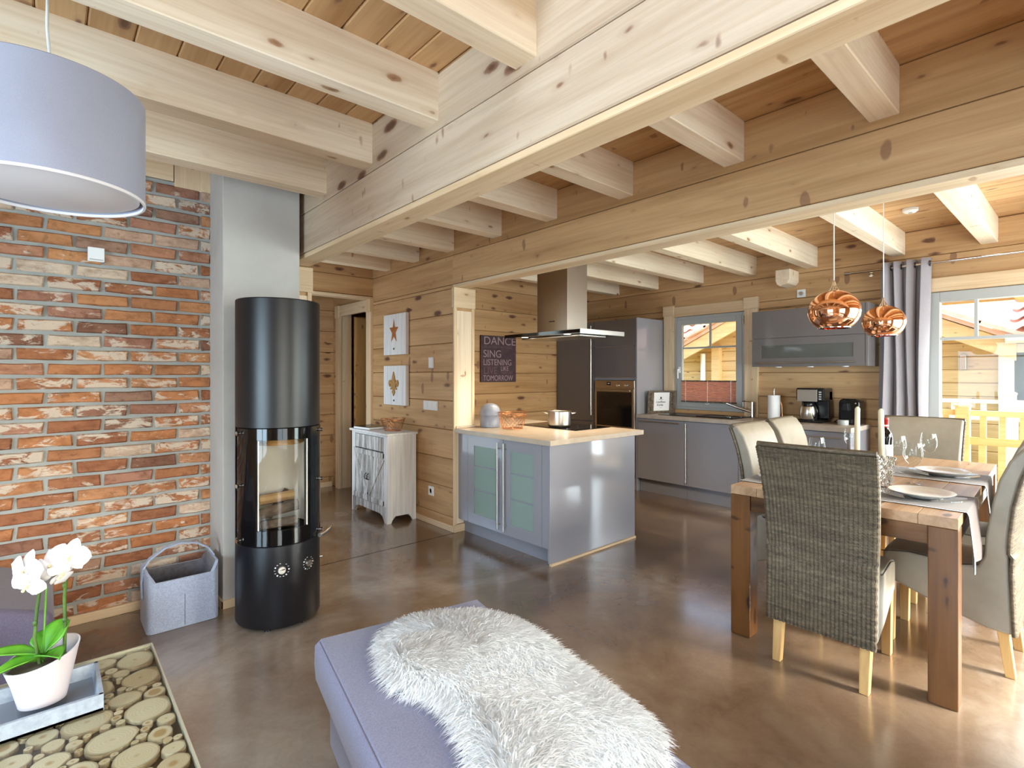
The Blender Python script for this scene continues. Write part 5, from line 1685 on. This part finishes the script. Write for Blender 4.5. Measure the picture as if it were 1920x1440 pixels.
m = MB(); m.tube([(5.53, 1.85, KT + .17), (5.50, 1.825, KT + .165), (5.495, 1.805, KT + .12), (5.51, 1.82, KT + .06), (5.53, 1.84, KT + .05)], .009, 8); m.build('jug_handle', 'black_plastic', j, smooth=50)
t = thing('capsule_coffee_machine', 'rounded black capsule coffee machine at the right end of the worktop', 'coffee machine', (5.6, 1.55, KT))
prof = [(-.085, 0), (.085, 0), (.085, .20), (.075, .228), (.05, .24), (-.05, .24), (-.075, .228), (-.085, .20)]
m = MB(); m.prism(prof, 5.55, 5.74, lambda u, v, h: (h, 1.555 + u, KT + .0005 + v)); m.build('body', 'black_gloss', t, bevel=.012, seg=3, smooth=50)
m = MB(); m.prism([(-.03, .13), (.03, .13), (.02, .20), (-.02, .20)], 5.51, 5.55, lambda u, v, h: (h, 1.575 + u, KT + v)); m.build('coffee_spout', 'black_plastic', t, bevel=.006)
m = MB(); m.cyl((5.49, 1.585, KT + .0005), (5.49, 1.585, KT + .045), .045, n=24); m.build('drip_tray', 'grey_frame', t, smooth=40)
m = MB(); m.cyl((5.545, 1.50, KT + .20), (5.552, 1.50, KT + .20), .006, n=10).cyl((5.545, 1.50, KT + .03), (5.552, 1.50, KT + .03), .006, n=10); m.build('button', 'steel', t)
m = MB(); m.tube([(5.74, 1.70, KT + .03), (5.70, 1.72, KT + .008), (5.66, 1.68, KT + .006), (5.70, 1.655, KT + .006), (5.76, 1.66, KT + .03)], .004, 6)
tag(m.build('power_cable', 'black_plastic', smooth=60), 'black power cable on the worktop between the two coffee machines', 'cable')

# --- wall cabinet
t = thing('wall_cabinet', 'blue-grey wall cabinet with two lift-up flaps beside the kitchen window', 'cabinet', (5.6, 1.9, 1.46))
WX = 5.45
m = MB(); m.box(WX + .021, KWL, 1.40, 2.402, 1.455, 2.02); m.build('carcass', 'lacquer_wall', t)
m = MB(); m.box(WX, KWL, 1.378, 1.399, 1.452, 2.023); m.build('side_panel', 'lacquer_wall', t, bevel=.0015)
m = MB(); m.box(WX, WX + .02, 1.402, 2.402, 1.742, 2.02); m.build('flap', 'lacquer_wall', t, bevel=.002)
y0, y1, z0, z1 = 1.402, 2.402, 1.455, 1.738
m = MB(); m.box(WX, WX + .02, y0, y0 + .09, z0, z1).box(WX, WX + .02, y1 - .09, y1, z0, z1).box(WX, WX + .02, y0 + .09, y1 - .09, z0, z0 + .085).box(WX, WX + .02, y0 + .09, y1 - .09, z1 - .07, z1)
d = m.build('glazed_flap', 'lacquer_wall', t)
m = MB(); m.box(WX + .006, WX + .012, y0 + .09, y1 - .09, z0 + .085, z1 - .07); m.build('frosted_pane', 'smoked', d)
m = MB(); m.cyl((WX - .03, y0 + .07, z0 + .035), (WX - .03, y1 - .05, z0 + .035), .006, n=10)
for y in (y0 + .12, y1 - .1): m.cyl((WX, y, z0 + .035), (WX - .03, y, z0 + .035), .005, n=8)
m.build('bar_handle', 'steel', d, smooth=40)
m = MB()
for y in (1.6, 1.9, 2.2): m.cyl((5.6, y, 1.448), (5.6, y, 1.455), .03, n=16)
m.build('cabinet_light', 'white', t)

# --- framed sign leaning on the worktop
t = thing('framed_kitchen_sign', 'white lettered sign in a carved dark frame standing beside the oven cabinet', 'sign', (5.60, 3.57, KT))
A = Vector((5.36, 3.60, KT + .001)); ux = Vector((.94, -.34, 0)).normalized(); nn = Vector((-.34, -.94, 0)).normalized()
def FT(u, h, v): return A + ux * u - nn * (h - v * .06) * 1.0 + up * v
def fbox(u0, u1, h0, h1, v0, v1):
    q = MB(); q.add([FT(u, h, v) for v in (v0, v1) for h in (h0, h1) for u in (u0, u1)], [(0, 2, 3, 1), (4, 5, 7, 6), (0, 1, 5, 4), (2, 6, 7, 3), (0, 4, 6, 2), (1, 3, 7, 5)]); return q
FWD, FH = .40, .27
m = fbox(0, FWD, 0, .02, 0, .03)
for bx in ((0, .085, 0, .02, .03, FH - .02), (FWD - .085, FWD, 0, .02, .03, FH - .02), (0, FWD, 0, .02, FH - .02, FH)):
    q = fbox(*bx); m.add(q.v, q.f)
fr = m.build('frame', 'frame_bark', t, bevel=.005)
m = MB()
for k in range(9):
    for u in (.042, FWD - .042):
        m.ball(FT(u, -.002, .045 + k * .024), .013, 8, 6, sc=(1.3, 1, .7))
m.build('carving', 'frame_bark', fr, smooth=60)
fbox(.085, FWD - .085, .008, .014, .03, FH - .02).build('white_panel', 'paper', t)
def fs_text(body, u, v, size, shear=.3):
    R4 = Matrix(((ux.x, 0, -nn.x * -1, 0), (ux.y, 0, -nn.y * -1, 0), (0, 1, 0, 0), (0, 0, 0, 1)))
    p = FT(u, .0065, v)
    text_mesh('lettering', body, size, 'ink', t, Matrix.Translation(p) @ R4, 'CENTER', shear=shear)
fs_text('Landhaus', FWD * .47, .125, .036); fs_text('Küche', FWD * .44, .088, .036)
m = MB()
for (u0, u1, v0, v1) in ((FWD*.45, FWD*.50, .172, .196), (FWD*.40, FWD*.55, .163, .167), (FWD*.42, FWD*.52, .066, .068)):
    q = fbox(u0, u1, .006, .008, v0, v1); m.add(q.v, q.f)
m.build('crown_emblem', 'ink', t)

# --- window blind
t = thing('pleated_blind', 'terracotta pleated blind half covering the lower kitchen window', 'blind', (5.79, 3.06, 1.05))
m = MB(); NP = 14
def fn(u, v):
    k = v * NP * 2
    return (5.775 + (.006 if int(round(k)) % 2 else -.006), 2.725 + u * .67, 1.06 + v * .235)
m.grid(fn, 1, NP * 2); o = m.build('pleats', 'blind', t, fix=False)
m = MB(); m.box(5.765, 5.787, 2.72, 3.40, 1.045, 1.062); m.build('bottom_rail', 'frame_bark', t, bevel=.003)
m = MB(); m.box(5.765, 5.787, 2.72, 3.40, 1.295, 1.308); m.build('top_rail', 'frame_bark', t, bevel=.003)
m = MB()
for y in (2.78, 3.06, 3.34): m.tube([(5.766, y, 1.05), (5.766, y, 1.305)], .0022, 6)
m.tube([(5.772, 3.04, 1.04), (5.762, 3.05, 1.03), (5.762, 3.08, 1.03), (5.772, 3.09, 1.04)], .004, 6)
m.build('cord', 'white', t)

# --- socket high on the wall
t = thing('wall_socket', 'white socket high on the window wall above the wall cabinet', 'socket', (5.795, 2.05, 2.2))
m = MB(); m.box(5.788, 5.80, 2.01, 2.09, 2.17, 2.25); m.build('cover_plate', 'white', t, bevel=.003)
m = MB(); m.cyl((5.79, 2.05, 2.21), (5.778, 2.05, 2.21), .022, .018, n=18); m.build('plug', 'steel', t, smooth=40)

# --- curtain on its rod
t = thing('curtain_rod', 'long thin steel curtain rod above the patio window', 'curtain rod', (5.68, 0, 2.335))
m = MB(); m.cyl((5.69, 1.585, 2.335), (5.69, -2.1, 2.335), .011, n=14); m.build('rod', 'chrome', t, smooth=40)
m = MB(); m.cyl((5.69, 1.585, 2.335), (5.69, 1.63, 2.335), .015, n=14); m.build('finial', 'steel', t, smooth=40)
for y in (1.44, -.4):
    m = MB(); m.tube([(5.80, y, 2.318), (5.72, y, 2.318), (5.69, y, 2.325)], .008, 8).cyl((5.80, y, 2.318), (5.793, y, 2.318), .022, n=14); m.build('bracket', 'chrome', t, smooth=40)
t = thing('curtain', 'grey taupe eyelet curtain hanging in folds left of the patio window', 'curtain', (5.69, 1.17, 0.02))
NFold = 4.0
def cf(u, v):
    amp = .052 * (.9 + .15 * math.sin(u * 9))
    y = 1.345 - u * .36 - .03 * (1 - v) * (u - .3) * .0
    x = 5.69 + amp * math.cos(u * NFold * 2 * PI) * (1 - .12 * (1 - v)) + .012 * math.sin(u * 31 + v * 3) * (1 - v)
    return (x, y + .016 * math.sin(u * NFold * 4 * PI + 1.2) + .012 * math.sin(v * 5 + u * 6), .02 + v * 2.365)
m = MB(); m.grid(cf, 120, 24); o = m.build('cloth', 'curtain', t, smooth=180, fix=False)
sd = o.modifiers.new('thick', 'SOLIDIFY'); sd.thickness = .003
m = MB()
for k in range(8):
    u = (k + .5) / 8
    x, y, z = cf(u, 1)
    m.lathe([(.017, -.003), (.025, -.003), (.025, .003), (.017, .003), (.017, -.003)], 18)
    n0 = len(m.v) - 5 * 18
    m.v[n0:] = [(5.69 + a, y + c, 2.335 + b_) for a, b_, c in m.v[n0:]]
m.build('eyelet', 'black_plastic', t, smooth=40)

# --- smoke detector on the ceiling
t = thing('smoke_detector', 'white round smoke detector on the dining ceiling', 'smoke detector', tuple(on_plane(1707, 391, ZC)))
c = on_plane(1707, 391, ZC)
m = MB(); m.lathe([(.001, -.032), (.035, -.032), (.05, -.02), (.052, -.001), (.001, -.001)], 32, tuple(c)); m.build('housing', 'white', t, smooth=40)
m = MB(); m.lathe([(.001, -.036), (.012, -.036), (.014, -.032)], 16, tuple(c)); m.build('test_button', 'grey_frame', t, smooth=40)

# ================================================================ DINING
TA = math.radians(2.2)
tdx = Vector((math.cos(TA), math.sin(TA), 0)); tdy = Vector((-math.sin(TA), math.cos(TA), 0))
TO = Vector((2.762, 0.385, 0)); TL, TWd, TT = 1.90, 0.93, 0.785
def TP(u, v, z): return TO + tdx * u + tdy * v + up * z
TM = Matrix.Translation(TO) @ Matrix.Rotation(TA, 4, 'Z')
t = thing('dining_table', 'sturdy reddish brown solid wood dining table with thick square legs', 'table', tuple(TP(TL/2, TWd/2, 0)))
for k in range(7):                            # boards of the top
    w = TWd / 7
    m = MB(); m.box(.0, TL, k * w + .0005, (k + 1) * w - .0005, TT - .045, TT, T=TM); m.build('top_board', 'acacia_top_x', t, bevel=.002)
m = MB(); m.box(.01, .035, .10, TWd - .10, TT - .125, TT - .046, T=TM); m.build('apron', 'acacia_y', t, bevel=.003)
m = MB(); m.box(TL - .035, TL - .01, .10, TWd - .10, TT - .125, TT - .046, T=TM); m.build('apron', 'acacia_y', t, bevel=.003)
for v in (.01, TWd - .035):
    m = MB(); m.box(.10, TL - .10, v, v + .025, TT - .125, TT - .046, T=TM); m.build('apron', 'acacia_x', t, bevel=.003)
for u in (0, TL - .10):
    for v in (0, TWd - .10):
        m = MB(); m.box(u, u + .10, v, v + .10, 0.0, TT - .046, T=TM); m.build('leg', 'acacia_z', t, bevel=.004)

# --- chairs
def make_chair(label):
    t = thing('dining_chair', label, 'chair', (0, 0, 0), 0, None)
    hw_ = lambda y, z: (.185 + .030 * min(1, max(0, (.2 - y) / .4))) + .022 * max(0, (z - .5) / .55)
    prof = [(.215, .325), (.222, .36), (.222, .45), (.205, .475), (.10, .487), (-.10, .482), (-.165, .49), (-.185, .54), (-.205, .65), (-.225, .78), (-.25, .90), (-.285, .99), (-.325, 1.045), (-.35, 1.052), (-.365, 1.035), (-.345, .98), (-.32, .90), (-.295, .78), (-.28, .62), (-.272, .45), (-.285, .20), (-.20, .205), (-.08, .235), (.05, .275), (.15, .305)]
    NX = 8
    m = MB()
    k = len(prof)
    for i in range(NX + 1):
        x = -1 + 2 * i / NX
        for y, z in prof:
            m.v.append((x * hw_(y, z), y + (.012 * (x * x) if z > .55 else -.012 * x * x if y > .1 else 0), z + (-.006 * x * x if z > .4 else 0)))
    for i in range(NX):
        for j in range(k):
            m.f.append((i*k + j, i*k + (j+1) % k, (i+1)*k + (j+1) % k, (i+1)*k + j)); m.mi.append(0)
    m.f += [tuple(range(k)), tuple(range(NX*k + k - 1, NX*k - 1, -1))]; m.mi += [0, 0]
    m.build('upholstery', 'leather', t, world=False, bevel=.012, seg=3, smooth=50)
    # woven back
    back = [(-.285, .20), (-.280, .35), (-.276, .5), (-.284, .65), (-.297, .78), (-.322, .90), (-.347, .98), (-.366, 1.03)]
    def bpt(v):
        s = v * (len(back) - 1); i = min(int(s), len(back) - 2); f = s - i
        return (back[i][0] * (1 - f) + back[i+1][0] * f, back[i][1] * (1 - f) + back[i+1][1] * f)
    m = MB()
    NC, NRw = 26, 74
    def wv(u, v):
        y, z = bpt(v)
        cu = u * NC
        rv_ = v * NRw + .9 * (cu % 1.0)
        d = .0042 * abs(math.sin(PI * cu)) ** .7 + .0048 * abs(math.sin(PI * rv_))
        x = (u * 2 - 1)
        return (x * (hw_(y, z) + .006), y - .008 - d + .012 * x * x * (z > .55), z)
    m.grid(wv, NC * 4, NRw * 3)
    m.build('woven_back', 'wicker', t, world=False, smooth=80, fix=False)
    for s in (-1, 1):
        pts = []
        for j in range(61):
            y, z = bpt(j / 60)
            pts.append((s * (hw_(y, z) + .004 + .003 * (j % 2)), y - .004 + .012 * (z > .55), z))
        m = MB(); m.tube(pts, .008, 6)
        m.build('braided_edge', 'wicker', t, world=False, smooth=60)
    m = MB(); y, z = bpt(1)
    m.tube([((i/10*2-1) * (hw_(y, z) + .006), y + .004 + .012*(i/5-1)**2, z + .012) for i in range(11)], .013, 8); m.build('top_roll', 'wicker', t, world=False, smooth=60)
    for s in (-1, 1):
        m = MB(); m.tube([(s * (hw_(yy, zz) - .004), yy, zz) for yy, zz in ((.218, .455), (.10, .478), (-.10, .472), (-.165, .488))], .0028, 6)
        m.build('seam', 'seam', t, world=False, smooth=60)
    for s in (-1, 1):
        m = MB(); m.add([(s*.155 + a * w, .185 + b_ * w, z) for z, w in ((0, .019), (.33, .023)) for a, b_ in ((-1, -1), (1, -1), (1, 1), (-1, 1))], [(3, 2, 1, 0), (4, 5, 6, 7), (0, 1, 5, 4), (1, 2, 6, 5), (2, 3, 7, 6), (3, 0, 4, 7)])
        m.build('leg', 'leg_wood', t, world=False, bevel=.003)
        m = MB(); m.add([(s*.180 + a * w, yy + b_ * w, z) for z, w, yy in ((0, .018, -.275), (.24, .022, -.245)) for a, b_ in ((-1, -1), (1, -1), (1, 1), (-1, 1))], [(3, 2, 1, 0), (4, 5, 6, 7), (0, 1, 5, 4), (1, 2, 6, 5), (2, 3, 7, 6), (3, 0, 4, 7)])
        m.build('leg', 'leg_wood', t, world=False, bevel=.003)
    return t
ch = make_chair('wicker-backed dining chair at the near table end with its woven back turned outward')
ch.location = (2.905, 0.857, 0); ch.rotation_euler = (0, 0, -PI/2)
def putc(x, y, rz, label): return dup(ch, (x, y, 0), rz, label)
putc(3.535, 1.235, PI, 'dining chair with curved pale back on the kitchen side, nearer the wicker chair back')
putc(4.13, 1.255, PI + .03, 'dining chair with curved pale back on the kitchen side, farther from the wicker chair back')
putc(3.445, 0.548, 0.0, 'taupe dining chair cut off by the right edge, woven back in bright light')
putc(4.06, 0.575, 0.03, 'dining chair mostly hidden behind the bright chair at the right edge')
putc(4.62, 0.885, PI/2 + .04, 'pale dining chair at the far end of the table before the patio window')

# --- runners: two cloth strips laid across the table, hanging over both long edges
def runner(name, u0, u1, label, tipy, tipd):
    t = thing(name, label, 'table runner', tuple(TP((u0+u1)/2, TWd/2, TT)))
    hang = .26
    L = TWd + 2 * hang
    def fn(u, v):
        s = v * L - hang
        x = u0 + (u1 - u0) * u
        wav = .010 * math.sin(u * 9 + 1) 
        r = .012
        if s < 0:
            d = -s; return TP(x + .02 * d * math.sin(u * 5), -.004 - .006 - min(d, .02) * .3 - (wav + .012) * min(1, d * 5), TT + .0025 - max(0, d - .003))
        if s > TWd:
            d = s - TWd; return TP(x, TWd + .010 + (wav + .012) * min(1, d * 5), TT + .0025 - max(0, d - .003))
        return TP(x, s, TT + .0025 + .0006 * math.sin(u * 20 + s * 15))
    m = MB(); m.grid(fn, 14, 90); o = m.build('cloth', 'runner', t, smooth=60, fix=False)
    sd = o.modifiers.new('thick', 'SOLIDIFY'); sd.thickness = .0018
    m = MB()
    for e in (0, 1):
        m.grid(lambda u, v, e=e: fn(e + (u - .5) * .035, v) + Vector((0, 0, .0012)) - tdy * (.002 if v < .2 else 0), 1, 90)
    o = m.build('silver_border', 'runner_edge', t, smooth=60, fix=False)
    return t
runner('table_runner', .15, .53, 'taupe table runner across the table under the nearer place setting', 0, 0)
runner('table_runner', .93, 1.31, 'taupe table runner across the table under the farther place setting', 0, 0)
# --- plates
RZ = TT + .0055
def setting(u, v, what):
    p = TP(u, v, RZ)
    t = thing('glass_charger', 'clear glass charger plate under the white plate at the %s place' % what, 'plate', tuple(p))
    m = MB(); m.lathe([(.001, 0), (.10, 0), (.155, .010), (.165, .014), (.165, .017), (.153, .0135), (.10, .0035), (.001, .0035)], 48, tuple(p)); m.build('glass_plate', 'drink_glass', t, smooth=40)
    t = thing('dinner_plate', 'white porcelain plate at the %s place' % what, 'plate', tuple(p + up * .0045))
    m = MB(); m.lathe([(.001, .004), (.055, .004), (.06, .0), (.065, .004), (.095, .012), (.125, .024), (.129, .027), (.125, .0275), (.095, .016), (.06, .009), (.001, .009)], 56, tuple(p + up * .0045)); m.build('porcelain', 'porcelain', t, smooth=40)
setting(.345, .17, 'nearer right-hand'); setting(1.12, .185, 'farther right-hand')
setting(.36, .755, 'nearer window-less left-hand'.replace('window-less ', '')); setting(1.12, .755, 'farther left-hand')
# --- wine glasses
def glass_bm(p):
    p = Vector(p)
    a = MB(); a.lathe([(.001, 0), (.034, .001), (.036, .003), (.012, .006), (.0045, .012), (.004, .09), (.006, .098)], 28, tuple(p))
    b_ = MB(); b_.lathe([(.002, .098), (.018, .104), (.034, .122), (.043, .148), (.044, .17), (.040, .20), (.035, .222), (.0344, .222), (.0392, .20), (.0432, .17), (.0422, .149), (.033, .124), (.017, .106), (.001, .101)], 32, tuple(p))
    return a, b_
def wine_glass(u, v, label, z=TT):
    p = TP(u, v, z)
    t = thing('wine_glass', label, 'wine glass', tuple(p), 0, 'wine glasses on the dining table')
    a, b_ = glass_bm(p)
    a.build('stem', 'drink_glass', t, smooth=50); b_.build('bowl', 'drink_glass', t, smooth=50)
wine_glass(.72, .26, 'large clear wine glass behind the nearer right-hand plate')
wine_glass(1.02, .38, 'clear wine glass left of the farther right-hand plate', RZ)
wine_glass(1.36, .28, 'clear wine glass standing behind the farther right-hand plate')
wine_glass(.64, .70, 'clear wine glass showing just above the woven chair back', TT)
wine_glass(1.37, .70, 'clear wine glass left of the candles on the kitchen side', TT)
# --- candles in crystal holders
def candle(u, v, h, label, tilt):
    p = TP(u, v, TT)
    t = thing('crystal_candlestick', 'cut crystal candlestick under the ' + label, 'candlestick', tuple(p))
    m = MB(); m.lathe([(.001, .0), (.042, .0), (.046, .006), (.030, .02), (.016, .034), (.026, .05), (.034, .07), (.024, .09), (.015, .10), (.022, .115), (.024, .13), (.013, .131), (.012, .112), (.001, .112)], 12, tuple(p)); m.build('crystal_body', 'crystal', t)
    t = thing('candle', label, 'candle', tuple(p + up * .1135))
    m = MB(); q = p + up * .1135; m.tube([q, q + up * h * .5 + Rw * tilt * .3, q + up * h * .96 + Rw * tilt, q + up * h + Rw * tilt], [.015, .0145, .0135, .005], 16); m.build('wax', 'wax', t, smooth=50)
    m = MB(); m.tube([q + up * h + Rw * tilt, q + up * (h + .010) + Rw * (tilt + .002)], .0014, 6); m.build('wick', 'ink', t)
candle(.84, .545, .285, 'ivory taper candle nearer the woven chair back', .004)
candle(.72, .40, .285, 'ivory taper candle right of the wine bottle', -.004)
# --- crystal vase
p = TP(.53, .36, RZ)
t = thing('crystal_bowl_vase', 'heavy cut crystal vase on the nearer runner beside the candles', 'vase', tuple(p))
m = MB()
def cvf(u, v):
    a = u * 2 * PI; z = v * .15
    r = .045 + .022 * v ** 1.5
    fac = .006 * abs(math.sin(a * 6 + v * 6)) + .006 * abs(math.sin(a * 6 - v * 6))
    return (p.x + (r - fac) * math.cos(a), p.y + (r - fac) * math.sin(a), p.z + z)
m.grid(cvf, 108, 20); m.build('cut_crystal', 'crystal', t)
# --- wine bottle
p = TP(1.22, .475, TT)
t = thing('wine_bottle', 'dark red wine bottle with red capsule and white label behind the candles', 'bottle', tuple(p))
m = MB(); m.lathe([(.001, .004), (.034, .0), (.037, .004), (.0375, .19), (.034, .215), (.020, .238), (.0145, .25), (.0142, .262), (.001, .262)], 36, tuple(p)); m.build('glass_body', 'wine', t, smooth=40)
m = MB(); m.lathe([(.0148, .255), (.0150, .300), (.0165, .302), (.0165, .312), (.0145, .316), (.001, .316)], 24, tuple(p)); m.build('capsule', 'red_foil', t, smooth=40)
m = MB(); m.lathe([(.0379, .04), (.0379, .15)], 36, tuple(p)); m.build('label', 'paper', t, smooth=40)
m = MB(); m.lathe([(.0155, .262), (.0155, .272)], 24, tuple(p)); m.build('neck_band', 'white', t, smooth=40)

# --- copper pendants
def pendant(c, label):
    x, y, z = c; R = .125
    t = thing('copper_pendant_lamp', label, 'lamp', (x, y, z))
    prof = []
    a0 = math.radians(-52)
    for k in range(33):
        a = a0 + (math.radians(86) - a0) * k / 32
        prof.append((R * math.cos(a), R * .90 * math.sin(a)))
    inner = [(r * .985, zz * .985 + .0) for r, zz in prof[::-1]]
    m = MB(); m.lathe(prof + inner, 72, (x, y, z)); m.build('globe_shade', 'copper', t, smooth=60)
    m = MB(); m.lathe([(prof[0][0] + .001, prof[0][1] + .002), (prof[0][0] + .001, prof[0][1] - .003), (prof[0][0] - .003, prof[0][1] - .003), (prof[0][0] - .003, prof[0][1] + .002)], 72, (x, y, z)); m.build('rim', 'chrome', t, smooth=40)
    zt = R * .9
    m = MB(); m.lathe([(.026, zt - .006), (.024, zt + .004), (.014, zt + .016), (.010, zt + .03), (.007, zt + .045), (.003, zt + .055), (.001, zt + .056)], 24, (x, y, z)); m.build('cap', 'chrome', t, smooth=50)
    m = MB(); m.ball((x, y, z + .01), .035, 16, 12); m.build('bulb', 'white', t, smooth=60)
    m = MB(); m.tube([(x, y, z + zt + .05), (x, y, ZC - .02)], .0028, 6).cyl((x, y, ZC - .03), (x, y, ZC - .001), .035, n=24); m.build('cord', 'white', t, smooth=40)
pendant((3.17, 0.958, 1.714), 'left and nearer of the two mirror copper globe pendants, in front of the wall cabinet')
pendant((4.185, 0.970, 1.724), 'right and farther of the two mirror copper globe pendants, before the curtain')
bpy.context.view_layer.update()
